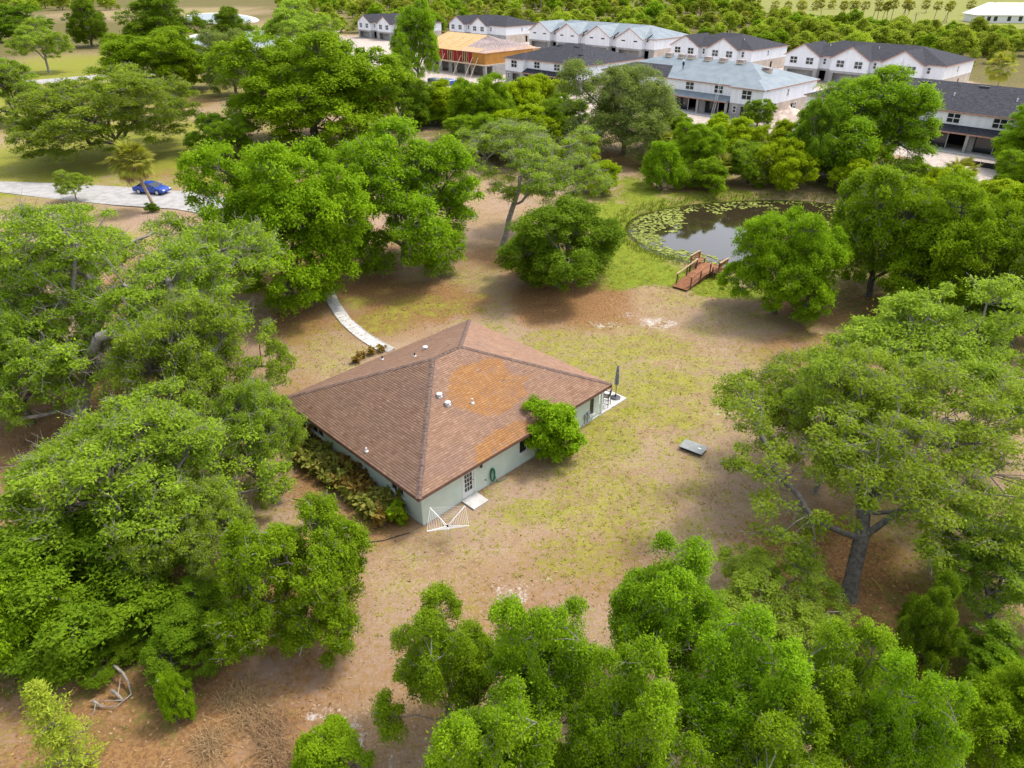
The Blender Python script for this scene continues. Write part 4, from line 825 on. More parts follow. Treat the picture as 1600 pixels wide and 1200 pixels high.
def gen_tree(name, seed, R, Hh, hb, lobes, clumps, per, leaf, rc, lmat, bmat, twig=0, lean=(0, 0), trunk_r=.3, fork=.35, squash=.65, droop=0.0, upb=.25, lob=.46, wid=.32, multi=1, twig_r=.028, twig_l=1.0, hollow=.5, skirt=1.45, tri=True, ragged=(.40, .82)):
    if tri: per = int(per * 1.7); leaf *= .80; wid *= 1.05
    r = np.random.default_rng(seed); zc = hb + (Hh - hb) * .42; cen = np.array([lean[0], lean[1], zc])
    # big limbs end in lobes spread over the dome
    k = np.arange(lobes) + .5; phi = np.arccos(1 - skirt * k / lobes); th = np.pi * (1 + 5 ** .5) * k + r.uniform(0, 6)
    D = np.stack([np.cos(th) * np.sin(phi), np.sin(th) * np.sin(phi), np.cos(phi)], 1) + r.normal(size=(lobes, 3)) * .16
    ax = np.array([R, R, Hh - zc]); axd = np.array([R, R, zc - hb])
    rad = (r.uniform(*ragged, lobes) + .10 * (D[:, 2] < .15))[:, None]; LC = cen + np.where(D[:, 2:3] > 0, D * ax, D * axd) * rad
    lr = r.uniform(.6, 1.35, lobes) * lob
    li = r.choice(lobes, clumps, p=lr ** 2 / (lr ** 2).sum()); d = norm(r.normal(size=(clumps, 3)) + (LC[li] - cen) / R * .8 + np.array([0, 0, .35]))
    P = LC[li] + d * (lr[li] * (hollow + (1 - hollow) * r.random(clumps) ** .6))[:, None] * np.array([R, R, (Hh - hb) * .62])
    q = P[:, :2] - cen[:2]; f = R / (np.percentile(np.hypot(*q.T), 97) + rc * .8); P[:, :2] = cen[:2] + q * f; LC[:, :2] = cen[:2] + (LC[:, :2] - cen[:2]) * f
    zt = np.percentile(P[:, 2], 98) + rc * .4; P[:, 2] = np.where(P[:, 2] > zc, zc + (P[:, 2] - zc) * (Hh - zc) / (zt - zc), P[:, 2])
    P[:, 2] = np.clip(P[:, 2], hb + r.uniform(0, .5, clumps), Hh); rcs = rc * r.uniform(.65, 1.3, clumps)
    V, F, T = leaf_quads(r, P, rcs, per, leaf, droop, squash, upb, wid, .3, tri)
    crown = np_mesh(name + '_crown', V, F, M[lmat], {'tint': ('FACE', 'FLOAT', T)})
    # skeleton
    fz = hb + (zc - hb) * fork; nodes = []; par = []
    def addn(p, q): nodes.append(np.asarray(p, float)); par.append(q); return len(nodes) - 1
    roots = []
    for m in range(multi):
        off = r.normal(size=2) * (.35 if multi > 1 else 0); base = addn([off[0], off[1], -.25], -1); prev = base; nt = 4
        tip = np.array([lean[0] * .45 + off[0] * 2.5, lean[1] * .45 + off[1] * 2.5])
        for i in range(1, nt + 1):
            f = i / nt; p = off * (1 - f) + tip * f ** 1.3 + r.normal(size=2) * .06; prev = addn([p[0], p[1], -.25 + (fz + .25) * f], prev)
        roots.append(prev)
    limb_nodes = []; order = np.argsort(-lr + r.random(lobes) * .3); nmain = max(3, lobes // 4); starts = [k_ for rt_ in roots for k_ in (rt_, par[rt_])]
    for m_, i in enumerate(order):
        if m_ < nmain: st = starts[m_ % len(starts)]
        else:
            L_ = np.array([nodes[q_] for q_ in limb_nodes]); cost = ((L_ - LC[i]) ** 2).sum(1) + 2.0 * np.maximum(0, L_[:, 2] - LC[i][2] + .2) ** 2 + .5 * (np.arange(len(L_)) % 5 == 4); st = limb_nodes[int(np.argmin(cost))]
        a = nodes[st]; prev = st; ln = np.linalg.norm(LC[i] - a); bend = r.normal(size=3) * .13 * ln
        for j in range(1, 6):
            f = j / 5; p = a * (1 - f) + LC[i] * f + bend * math.sin(f * math.pi) + np.array([0, 0, .10 * ln * math.sin(f * math.pi)]) + r.normal(size=3) * .035 * ln
            prev = addn(p, prev); limb_nodes.append(prev)
    LN = np.array([nodes[i] for i in limb_nodes])
    for c in P:
        q = limb_nodes[int(np.argmin(((LN - c) ** 2).sum(1) + np.where(LN[:, 2] > c[2], 1.5, 0)))]; mid = (nodes[q] + c) / 2 + r.normal(size=3) * .12 * np.linalg.norm(c - nodes[q]); mdn = addn(mid, q); addn(c, mdn)
    n = len(nodes); area = np.zeros(n); kids = np.zeros(n, int)
    for i in range(n - 1, -1, -1):
        if kids[i] == 0: area[i] += 1
        if par[i] >= 0: area[par[i]] += area[i]; kids[par[i]] += 1
    rad_ = trunk_r * np.sqrt(area / area.max()) ** 1.0; rad_ = np.maximum(rad_, .014)
    A = [];B = [];ra = [];rb = []
    for i in range(n):
        if par[i] < 0: continue
        flare = 1.0 if par[par[i]] >= 0 else 1.45
        A.append(nodes[par[i]]); B.append(nodes[i]); ra.append((rad_[par[i]] if par[par[i]] < 0 or rad_[par[i]] < rad_[i] * 1.6 else rad_[i] * 1.15) * flare); rb.append(rad_[i])
    A = np.array(A); B = np.array(B); B = B + norm(B - A) * (np.array(rb) * .4)[:, None]
    VA, FA = tubes(A, B, ra, rb, 7)
    trunk = np_mesh(name + '_trunk', VA, FA, M[bmat], None, True)
    tw = None
    if twig:
        c = np.repeat(P, twig, 0); dd = norm(r.normal(size=c.shape) + norm(c - np.array([lean[0], lean[1], hb])) * .9 + np.array([0, 0, .3])); s0 = c - dd * r.uniform(.1, .5, (len(c), 1)) * twig_l
        e0 = c + dd * r.uniform(.5, 1.05, (len(c), 1)) * twig_l * np.repeat(rcs, twig)[:, None] / rc; md = (s0 + e0) / 2 + r.normal(size=c.shape) * .12 * twig_l
        fk = md + norm(dd + r.normal(size=c.shape) * .7) * r.uniform(.3, .6, (len(c), 1)) * twig_l; m_ = len(c); o1 = np.ones(m_) * twig_r
        VA, FA = tubes(np.concatenate([s0, md, md]), np.concatenate([md, e0, fk]), np.concatenate([o1, o1 * .75, o1 * .6]), np.concatenate([o1 * .75, o1 * .35, o1 * .3]), 3)
        tw = np_mesh(name + '_twigs', VA, FA, M['bark_pale'])
    return dict(trunk=trunk, crown=crown, twigs=tw, R=R, H=Hh, hb=hb, lean=lean)
def plant_tree(pr, name, label, cat, x, y, R, Hh, rz=None, group=None, z=None, parts=True):
    o = empty(name, (x, y, gz(x, y) if z is None else z), random.uniform(0, 6.28) if rz is None else rz); s = (R / pr['R'], R / pr['R'], Hh / pr['H'])
    tag(o, label, cat, group); o.scale = s
    if pr['trunk']: put('trunk', pr['trunk'], o)
    put('crown', pr['crown'], o)
    if pr['twigs']: put('twigs', pr['twigs'], o)
    return o
def solve(bb, hb):
    x0, y0, x1, y1 = bb; uc = (x0 + x1) / 2; R = 3.0
    for _ in range(12):
        yb = G(uc, y1, hb)[1] + .8 * R; xb = ray(uc, (y0 + y1) / 2)[0] / ray(uc, (y0 + y1) / 2)[1] * yb
        R = (x1 - x0) / 2 * depth(0, yb, hb + 2.0) / FPX
    Hh = max(hb + 1.0, Zat(uc, y0, yb + .25 * R)); return xb, yb, R, Hh
PR = {}
random.seed(23)
PR['oakA'] = gen_tree('live_oak', 21, 9, 10.5, .8, 28, 720, 120, .20, .66, 'oak_leaf', 'bark', 2, (0, 0), .36, squash=.7, twig_l=1.2, twig_r=.018, lob=.36, skirt=1.65)
PR['oakB'] = gen_tree('live_oak', 22, 7, 8.5, .5, 19, 480, 120, .185, .60, 'oak_leaf', 'bark', 3, (0, 0), .33, squash=.6, twig_l=1.1, twig_r=.018, lob=.36)
PR['pale'] = gen_tree('pale_oak', 23, 7, 9.5, 2.0, 16, 330, 110, .20, .64, 'pale_leaf', 'bark_pale', 4, (0, 0), .24, squash=.6, twig_l=.8, twig_r=.013, lob=.36)
PR['maple'] = gen_tree('maple', 24, 6, 8, .5, 24, 600, 130, .185, .50, 'maple_leaf', 'bark', 1, (0, 0), .25, squash=.95, upb=.5, lob=.36, skirt=1.75)
PR['mapleN'] = gen_tree('near_maple', 25, 4.2, 8, 1.0, 24, 480, 230, .115, .42, 'maple_leaf', 'bark_pale', 1, (0, 0), .16, squash=1.05, upb=.5, twig_r=.012, wid=.27, lob=.33, tri=False, ragged=(.35, 1.0), skirt=1.4)
PR['mapleN2'] = PR['mapleN']
PR['round'] = gen_tree('round_tree', 26, 6.5, 9, .3, 30, 820, 120, .20, .58, 'round_leaf', 'bark', 0, (0, 0), .3, squash=.8, lob=.33, skirt=1.7)
PR['round2'] = gen_tree('round_tree', 27, 6.5, 9, .3, 25, 720, 120, .20, .60, 'round_leaf', 'bark', 1, (0, 0), .3, squash=.75, lob=.33, skirt=1.65)
PR['dark'] = gen_tree('dark_tree', 28, 6, 8, .3, 18, 480, 120, .195, .60, 'dark_leaf', 'bark', 0, (0, 0), .28, squash=.75, lob=.34, skirt=1.7)
PR['grey'] = gen_tree('grey_tree', 29, 7, 11, .4, 20, 560, 120, .20, .72, 'grey_leaf', 'bark', 1, (0, 0), .3, squash=1.1, droop=.25, lob=.35, skirt=1.7)
PR['lime'] = gen_tree('lime_shrub', 30, 4, 5, .1, 14, 280, 90, .21, .50, 'lime_leaf', 'bark', 0, (0, 0), .12, squash=.85, upb=.5, multi=3, skirt=1.6)
PR['shrub'] = gen_tree('green_shrub', 31, 3, 3.6, .1, 12, 240, 90, .16, .40, 'round_leaf', 'bark', 0, (0, 0), .10, squash=.85, multi=3, skirt=1.6)
PR['citrus'] = gen_tree('citrus', 61, 2.2, 3.6, .2, 13, 190, 120, .19, .36, 'round_leaf', 'bark', 0, (0, 0), .09, squash=.9, lob=.5, ragged=(.25, .5), skirt=1.6)
PR['farA'] = gen_tree('far_bush', 32, 5, 7, .2, 11, 130, 60, .42, .9, 'far_leaf', 'bark', 0, (0, 0), .2, squash=.8, skirt=1.6)
PR['farB'] = gen_tree('far_bush', 33, 5, 7, .2, 9, 110, 60, .44, .95, 'far_leaf', 'bark', 0, (0, 0), .2, squash=.8, skirt=1.6)
PR['farC'] = gen_tree('far_bush', 34, 5, 7, .2, 10, 120, 60, .42, .9, 'round_leaf', 'bark', 0, (0, 0), .2, squash=.8, skirt=1.6)
def T(kind, bb, hb, name, label, cat='tree', **kw):
    x, y, R, Hh = solve(bb, hb); k_ = 1.22 if name == 'thicket_shrub' else 1.1; return plant_tree(PR[kind], name, label, cat, x, y, R * k_, Hh * 1.03, **kw)
# --- big trees that show their trunks
p = G(120, 640); PR['big'] = gen_tree('spreading_oak', 51, 11.5, 13, 1.6, 28, 820, 120, .20, .70, 'oak_leaf', 'bark_pale', 3, (2.5, 4.0), .60, fork=.25, squash=.6, twig_l=1.35, twig_r=.022, lob=.30)
plant_tree(PR['big'], 'oak_tree', 'huge spreading oak with pale bare limbs filling the left edge', 'tree', p[0], p[1], 11.5, 13, 0)
p = G(1325, 935); PR['lean'] = gen_tree('leaning_oak', 52, 8.6, 9.6, 1.6, 26, 400, 120, .165, .58, 'oak_leaf', 'bark', 3, (1.9, 4.6), .34, fork=.55, squash=.55, twig_l=1.1, twig_r=.015, lob=.30)
plant_tree(PR['lean'], 'oak_tree', 'open wispy oak with a thick leaning grey trunk at the right', 'tree', p[0], p[1], 9.2, 9.6, 0)
p = G(783, 386); PR['pl'] = gen_tree('pale_oak', 53, 7.6, 11.5, 3.2, 16, 320, 120, .195, .66, 'pale_leaf', 'bark_pale', 5, (4.0, 3.0), .26, fork=.8, squash=.55, twig_l=1.35, twig_r=.02, lob=.33)
plant_tree(PR['pl'], 'oak_tree', 'pale grey green oak with slim bare trunk behind the house yard', 'tree', p[0], p[1], 8.2, 11.5, 0)
# --- trees round the yard
T('oakB', (205, 465, 435, 720), .6, 'oak_tree', 'feathery green oak behind the left corner of the house')
T('oakB', (315, 600, 484, 800), .3, 'oak_tree', 'feathery green oak beside the upper end of the shrub bed', rz=1.0)
T('oakB', (200, 760, 400, 960), .4, 'oak_tree', 'twiggy oak between the bright bushy tree and the left mass', rz=2.0)
T('oakA', (-90, 480, 130, 700), .6, 'oak_tree', 'oak cut by the left edge beneath the huge oak', rz=1.2)
T('oakB', (60, 630, 430, 935), 1.0, 'oak_tree', 'oak full of bare grey twigs in the middle of the left mass')
T('dark', (-70, 800, 335, 1085), .6, 'oak_tree', 'dark green oak thicket in the lower left above fallen branches')
T('maple', (352, 808, 582, 1050), .6, 'maple_tree', 'bright green bushy tree left of the yard below the shrub bed', rz=4.0)
for bb, rz_, lab in (((600, 945, 800, 1180), .3, 'loose bright tree at the left end of the foreground group'), ((740, 930, 960, 1230), 1.6, 'bright tree second from the left in the foreground group'), ((930, 848, 1150, 1120), 2.9, 'bright green tree standing highest in the foreground group'),
                     ((1030, 975, 1260, 1280), 4.1, 'bright tree right of the highest one in the foreground group'), ((1180, 990, 1400, 1260), 5.2, 'rounded bright tree in the right half of the foreground group'), ((1310, 1040, 1500, 1330), .9, 'bright tree at the right end of the foreground group'),
                     ((650, 1080, 900, 1400), 2.2, 'bright tree cut by the bottom edge at the left of the foreground group'), ((860, 1020, 1090, 1340), 3.6, 'bright tree in the middle of the foreground group'), ((1080, 1120, 1340, 1420), 5.9, 'bright tree cut by the bottom edge right of the middle')):
    T('mapleN', bb, 1.0, 'maple_tree', lab, rz=rz_)
T('pale', (1310, 450, 1630, 720), 1.5, 'oak_tree', 'pale twiggy oak at the right edge above the leaning oak')
T('pale', (1180, 548, 1420, 800), 1.5, 'oak_tree', 'light green twiggy oak crown left of the leaning oak')
T('round', (1143, 333, 1307, 503), .8, 'round_tree', 'round dense green tree right of the dock')
T('round2', (1285, 268, 1475, 485), .6, 'broad_tree', 'tall dark green tree at the right end of the pond')
T('round', (1400, 296, 1600, 525), .6, 'broad_tree', 'yellow green rounded tree at the right edge beyond the yard')
T('maple', (1530, 330, 1700, 560), .6, 'broad_tree', 'green tree cut by the right edge beside the rounded tree')
T('dark', (765, 312, 977, 468), .8, 'broad_tree', 'dark green low branched tree right of the pale oak by the pond lawn')
T('round2', (508, 203, 742, 434), .8, 'broad_tree', 'broad green tree left of the pale oak at the back of the yard')
T('round', (308, 228, 566, 492), .8, 'broad_tree', 'wide green tree above the upper end of the garden path', rz=2.6)
T('round', (350, 58, 616, 242), .8, 'broad_tree', 'very large rounded green tree between drive and timber building')
T('dark', (560, 95, 685, 205), .6, 'broad_tree', 'dark green tree just left of the timber building')
T('round2', (608, 8, 692, 130), .6, 'broad_tree', 'tall narrow green tree against the timber building roof')
T('dark', (430, 85, 575, 170), .6, 'broad_tree', 'green tree behind the very large rounded tree')
T('oakA', (42, 110, 302, 262), .8, 'oak_tree', 'wide low oak across the lawn behind the roadside palm')
T('maple', (300, 180, 400, 252), .4, 'broad_tree', 'small bright green tree right of the roadside palm')
T('round', (165, 50, 332, 152), .5, 'broad_tree', 'dark rounded tree behind the wide low oak')
T('pale', (20, 34, 110, 114), .8, 'oak_tree', 'small round oak with clear trunk on the far left lawn')
T('oakB', (-45, 96, 72, 196), .6, 'oak_tree', 'oak at the left edge beside the far lawn')
T('dark', (-30, 10, 70, 66), .5, 'broad_tree', 'dark tree at the top left corner'); T('dark', (98, 0, 170, 74), .5, 'broad_tree', 'dark green tree right of the small round oak')
T('dark', (178, -8, 312, 80), .5, 'broad_tree', 'large dark tree left of the sand banked ponds'); T('dark', (318, 14, 396, 74), .5, 'broad_tree', 'dark tree standing before the upper sand banked pond')
T('grey', (312, 50, 410, 152), .5, 'broad_tree', 'blue grey tree below the sand banked ponds'); T('pale', (408, 6, 528, 100), 1.5, 'pine_tree', 'yellowish open pine beside the sand banked ponds')
T('grey', (890, 102, 1068, 254), .4, 'grey_tree', 'big grey green tree in front of the townhouses')
T('round2', (1258, 116, 1455, 290), .4, 'broad_tree', 'big dark tree hiding the middle of the right edge townhouse', rz=0.4); T('dark', (1225, 160, 1330, 290), .4, 'broad_tree', 'darker tree at the left foot of the big dark tree')
T('round', (1562, 172, 1680, 272), .6, 'broad_tree', 'green tree at the right edge in front of the townhouse', rz=1.0); T('maple', (1160, 158, 1212, 200), .3, 'broad_tree', 'small bright tree in front of the blue roofed townhouse')
T('pale', (84, 266, 142, 316), .4, 'sapling', 'thin pale sapling beside the pale drive'); T('dark', (226, 316, 248, 332), .1, 'shrub', 'small dark bush at the foot of the roadside palm', 'shrub')
T('citrus', (813, 628, 910, 732), .1, 'citrus_tree', 'small dense green citrus tree against the front wall of the house', rz=3.4)
T('lime', (900, 255, 975, 310), .1, 'shrub', 'yellow green mounded shrub left of the pond bank', 'shrub')
# thickets
ms = [('lime', (620, 126, 690, 190)), ('lime', (665, 128, 745, 196)), ('round', (705, 122, 800, 225)), ('lime', (770, 128, 850, 200)), ('lime', (800, 118, 880, 175)), ('round', (700, 180, 790, 245)), ('lime', (780, 170, 880, 240)), ('round2', (840, 150, 915, 230)), ('oakB', (720, 190, 850, 262)), ('lime', (860, 215, 940, 270)),
      ('shrub', (1000, 225, 1065, 300)), ('round', (1050, 195, 1130, 285)), ('lime', (1085, 180, 1150, 245)), ('lime', (1120, 190, 1200, 260)), ('lime', (1185, 195, 1262, 270)), ('round2', (1130, 225, 1215, 295)), ('lime', (1195, 225, 1275, 305)), ('round', (1010, 175, 1080, 235)), ('shrub', (1075, 250, 1140, 305)),
      ('lime', (1440, 265, 1520, 335)), ('shrub', (1395, 258, 1470, 310)), ('lime', (1500, 280, 1600, 350)), ('round', (1555, 240, 1640, 330)), ('lime', (1560, 290, 1660, 380)), ('shrub', (1470, 330, 1560, 400)), ('lime', (1300, 250, 1370, 310)), ('shrub', (1330, 500, 1420, 560)), ('dark', (1440, 440, 1600, 560)), ('shrub', (645, 165, 720, 200))]
wh = lambda x, y: 'left of the grey green tree' if x < 960 else ('between pond and townhouse' if x < 1290 else 'at the right edge thicket')
ORD = ['leftmost', 'second', 'third', 'fourth', 'fifth', 'sixth', 'seventh', 'eighth', 'ninth', 'tenth']; cnt = {}
for i, (k, bb) in enumerate(sorted(ms, key=lambda q: q[1][0] + q[1][2])):
    x_ = (bb[0] + bb[2]) / 2; kd = 'yellow green' if k == 'lime' else ('mid green' if k in ('shrub', 'round', 'round2') else 'dull green'); gk = kd + ' shrubs ' + wh(x_, 0); cnt[gk] = cnt.get(gk, 0) + 1
    T(k, bb, .1, 'thicket_shrub', ORD[cnt[gk] - 1] + ' ' + kd + ' shrub from the left ' + wh(x_, 0), 'shrub', group=gk)
for i, (k, bb, lab) in enumerate((('dark', (1390, 915, 1500, 1090), 'dark leafy shrub right of the leaning oak trunk'), ('oakB', (1440, 830, 1680, 1040), 'thin twiggy shrub growing at the right edge below the oak'), ('round', (1500, 1060, 1720, 1300), 'green shrub in the lower right corner'), ('pale', (1100, 880, 1330, 1060), 'wispy grey green shrub between the foreground trees and leaning trunk'),
                          ('dark', (1480, 1000, 1620, 1120), 'low dark shrub on the brown ground in the lower right'), ('dark', (225, 930, 400, 1065), 'dark low thicket between the bright bushy tree and the fallen branches'), ('dark', (120, 985, 250, 1065), 'dark shrub above the fallen branches in the lower left'), ('shrub', (440, 1150, 580, 1260), 'small leafy tree top at the bottom edge left of centre'), ('shrub', (-40, 880, 130, 1060), 'dark shrub at the left edge under the oak thicket'))):
    T(k, bb, .1, 'shrub', lab, 'shrub')
# far belt of scrub and trees
far_n = 0; fr = random.Random(11)
def bld_free(x, y): return not inpoly(np.array([x]), np.array([y]), lot_poly)[0] and not inpoly(np.array([x]), np.array([y]), golf)[0]
v = 2.0
while v < 112:
    st = 26 + v * .12; u = -20 + fr.uniform(0, st)
    while u < 1640:
        uu, vv = u + fr.uniform(-9, 9), v + fr.uniform(-2, 2); c = G(uu, vv); u += st * fr.uniform(.75, 1.3)
        zone = (uu > 430 and vv < 66) or (uu > 1180 and vv < 100) or (uu < 180 and vv < 18)
        if not zone or not bld_free(*c) or far_n > 285: continue
        if uu > 900 and vv < 12 and fr.random() < .5: continue
        k = fr.choice(['farA', 'farB', 'farA', 'farC']); sz = fr.uniform(3.2, 6.0) * (1 + max(0, (30 - vv)) * .02)
        zn = [(400, 'beyond the lawn along the top left edge'), (560, 'right of the sand banked ponds'), (700, 'above the timber building'), (840, 'behind the farthest two gabled townhouse'), (1000, 'behind the long blue four gabled roof'), (1100, 'at the right end of the four gabled roof'),
              (1230, 'behind the two gabled charcoal roof'), (1340, 'behind the left half of the three gabled roof'), (1450, 'behind the right half of the three gabled roof'), (1700, 'at the right edge behind the last townhouse')]
        wz = [q for m_, q in zn if uu < m_][0]; rw = 'farthest row bush' if vv < 10 else ('middle row bush' if vv < 28 else 'nearest row bush'); lab, grp = rw + ' of the far belt ' + wz, rw + ' ' + wz
        plant_tree(PR[k], 'far_bush', lab, 'bush', c[0], c[1], sz, sz * fr.uniform(.9, 1.6), None, grp, 0.0); far_n += 1
    v += 6.0 + v * .05
# rim of bushes along the near side of the golf course
for i in range(44):
    u = fr.uniform(1210, 1600); vv = 36 + (u - 1210) * .085 + fr.uniform(-5, 22); c = G(u, vv); s_ = fr.uniform(2.5, 5.2)
    plant_tree(PR[fr.choice(['farA', 'farB', 'farC'])], 'far_bush', ('dense green bush in the golf rim hedge ' + ('left of' if u < 1380 else 'right of') + ' the short bare pole'), 'bush', c[0], c[1], s_, s_ * fr.uniform(.9, 1.5), None, 'golf rim hedge bushes ' + ('left' if u < 1380 else 'right'), 0.0)
# ------------------------------------------------------------------ palms
def fan(r, L, n=16, spread=2.3, droop=.5):
    V = [];F = []
    for i in range(n):
        a = -spread / 2 + spread * i / (n - 1); l = L * (.75 + .25 * math.cos(a)) * r.uniform(.85, 1.05); dx, dy = math.cos(a), math.sin(a); w_ = .075 * L; z1 = -droop * l * .12; z2 = -droop * l * .55
        b = len(V); V += [(.0, 0, 0), (dx * l * .55 - dy * w_, dy * l * .55 + dx * w_, z1), (dx * l, dy * l, z2 - .1 * abs(a)), (dx * l * .55 + dy * w_, dy * l * .55 - dx * w_, z1)]; F.append((b, b + 1, b + 2, b + 3))
    return np.array(V), np.array(F)
rf_ = random.Random(3)
def frond_geo(r, L=1.1, pet=1.2, droop=.6):
    V, F = fan(r, L, 15, 2.6, droop); V = V + np.array([pet, 0, -.05]); n = len(V)
    b = MB().tube([(0, 0, 0), (pet * .5, 0, .06), (pet, 0, -.05)], .025, 4, False)
    return np.concatenate([V, np.array(b.v)]), np.concatenate([F, np.array(b.f) + n])
def frond_mesh(mat, seed, **k):
    V, F = frond_geo(random.Random(seed), **k); return np_mesh('frond', V, F, M[mat], {'tint': ('FACE', 'FLOAT', np.random.default_rng(seed).random(len(F)))})
M['dead_frond'] = leafmat('dead_frond', (.24, .16, .09), (.42, .32, .20), .15)
FM = [frond_mesh('palm_leaf', i) for i in range(3)]; DM = [frond_mesh('dead_frond', 9, droop=1.2)]
def palm_crown(seed, n=34):
    r = random.Random(seed); out = []
    for i in range(n):
        el = math.radians(80 - 128 * (i / n) ** .9 + r.uniform(-8, 8)); az = i * 2.399 + r.uniform(-.2, .2); out.append((az, el, i > n * .88, r.uniform(.85, 1.15), r.uniform(-.4, .4)))
    return out
def palm_crown_mesh(seed, n=30):
    Vs = []; Fs = []; Ts = []; o = 0; rn = np.random.default_rng(seed)
    for az, el, dead, s, roll in palm_crown(seed, n):
        V, F = frond_geo(random.Random(seed + int(az * 10))); m = np.array((Matrix.Rotation(az, 3, 'Z') @ Matrix.Rotation(-el, 3, 'Y') @ Matrix.Rotation(roll, 3, 'X')))
        Vs.append((V * s) @ m.T); Fs.append(F + o); o += len(V); Ts.append(np.full(len(F), rn.random()))
    return np_mesh('palm_crown', np.concatenate(Vs), np.concatenate(Fs), M['palm_leaf'], {'tint': ('FACE', 'FLOAT', np.concatenate(Ts))})
def palm_trunk(x1, y1, h, r0=.2):
    P = [(0, 0, -.2), (x1 * .3, y1 * .3, h * .3), (x1 * .62, y1 * .62, h * .6), (x1, y1, h)]; return MB().tube(P, [r0 * 1.25, r0, r0 * .95, r0 * 1.15], 10).mesh('trunk', M['bark_palm'], True)
pb = G(244, 329); pm = tag(empty('cabbage_palm', (*pb, 0)), 'leaning cabbage palm at the edge of the drive in front of the blue car', 'palm')
ph = Zat(227, 254, pb[1]); px_ = (227 - 244) / FPX * depth(0, pb[1], 5); put('trunk', palm_trunk(px_, 0, ph, .19), pm)
for az, el, dead, s, roll in palm_crown(4, 64):
    put('frond', (DM[0] if dead else FM[rf_.randrange(3)]), pm, (px_, 0, ph + .1), (Matrix.Rotation(az, 3, 'Z') @ Matrix.Rotation(-el, 3, 'Y') @ Matrix.Rotation(roll, 3, 'X')).to_euler(), (s * 1.18,) * 3)
PC = [palm_crown_mesh(i) for i in (1, 2, 3)]; TR = {}
def palm(u, v, utop, vtop, Rpx, label, group=None, i=0):
    c = G(u, v); h = max(1.2, Zat(utop, vtop, c[1])); R = Rpx * depth(0, c[1], h) / FPX; lx = (utop - u) / FPX * depth(0, c[1], h / 2); k = (round(lx, 1), round(h * 2) / 2)
    if k not in TR: TR[k] = palm_trunk(k[0], 0, k[1], .17)
    o = tag(empty('palm_tree', (*c, 0)), label, 'palm', group); put('trunk', TR[k], o); put('crown', PC[i % 3], o, (k[0], 0, k[1]), (0, 0, i * 1.3), (R / 2.2,) * 3); return o
palm(1036, 262, 1037, 226, 21, 'cabbage palm between the grey green tree and the pond'); palm(1352, 292, 1350, 252, 32, 'cabbage palm with hanging dead fronds below the big dark tree', None, 1)
palm(1556, 150, 1551, 104, 25, 'yellowish cabbage palm behind the right edge townhouse', None, 2); palm(1412, 330, 1395, 318, 24, 'cabbage palm half hidden in the trees right of the pond', None, 1); palm(1490, 310, 1488, 275, 30, 'grey green cabbage palm in front of the right edge townhouse', None, 0)
palm(595, 225, 602, 170, 26, 'cabbage palm at the right foot of the very large rounded tree', None, 1); palm(1120, 290, 1125, 262, 22, 'low fan palm on the far bank of the pond', None, 2); palm(1165, 240, 1155, 222, 22, 'low fan palm in the scrub behind the pond', None, 0); palm(1080, 235, 1075, 212, 20, 'fan palm left of the low scrub palm behind the pond', None, 1)
gp = [(1229, 20, 10), (1243, 26, 9), (1252, 32, 11), (1283, 24, 8), (1310, 26, 10), (1317, 27, 9), (1326, 25, 10), (1338, 25, 9), (1347, 28, 10), (1362, 31, 3), (1370, 33, 12), (1377, 34, 11), (1385, 34, 9), (1391, 34, 7), (1406, 34, 8), (1411, 35, 9), (1414, 35, 10), (1447, 20, 9), (1458, 35, 11), (1474, 34, 9), (1478, 36, 13), (1552, 30, 12), (1214, 14, 9), (1298, 14, 8), (1270, 16, 9), (1510, 24, 9)]
OR2 = 'leftmost second third fourth fifth sixth seventh eighth ninth tenth eleventh twelfth thirteenth fourteenth fifteenth sixteenth seventeenth eighteenth nineteenth twentieth'.split() + ['twenty ' + q for q in 'first second third fourth fifth sixth'.split()]
for i, (u, v, tv) in enumerate(sorted(gp)): palm(u, v, u + ((i * 7) % 5 - 1.5) * 2.2, tv - (1 if tv > 5 else 0), 8.0, OR2[i] + ' slender palm from the left in the golf course row', 'golf course palms', i)
for i, (u, v) in enumerate(((705, 46), (690, 40), (735, 34), (760, 30), (1120, 46), (1160, 40), (960, 24), (1020, 30), (560, 24), (640, 22))): palm(u, v, u + (i % 3 - 1), v - 14, 10, 'palm mixed into the far belt behind the townhouses', 'far belt palms', i)
# ------------------------------------------------------------------ planting bed along the left wall
def broad_plant(seed, mat, n, h, spread, L, wid=.28):
    r = np.random.default_rng(seed); st = 5; C = np.zeros((n, 3)); si = r.integers(0, st, n); sp = r.normal(size=(st, 2)) * spread * .5; f = r.random(n) ** .7
    C[:, :2] = sp[si] * f[:, None]; C[:, 2] = h * (.15 + .85 * f) * r.uniform(.8, 1.1, n)
    V, F, Tt = leaf_quads(r, C, np.full(n, .12), 3, L, .2, .8, .15, wid, .2); stem = MB()
    for k in range(st): stem.tube([(0, 0, -.05), (sp[k][0] * .5, sp[k][1] * .5, h * .5), (sp[k][0], sp[k][1], h)], [.02, .016, .01], 4)
    return np_mesh('leaves', V, F, M[mat], {'tint': ('FACE', 'FLOAT', Tt)}), stem.mesh('stems', M['bark'])
BP = [broad_plant(1, 'croton_leaf', 60, 1.2, .42, .34), broad_plant(2, 'ginger_leaf', 70, 1.0, .5, .36), broad_plant(3, 'croton_leaf', 60, .9, .45, .30), broad_plant(4, 'ginger_leaf', 60, .8, .5, .32)]
BG = broad_plant(5, 'round_leaf', 150, .95, .55, .22, .32); br_ = random.Random(2)
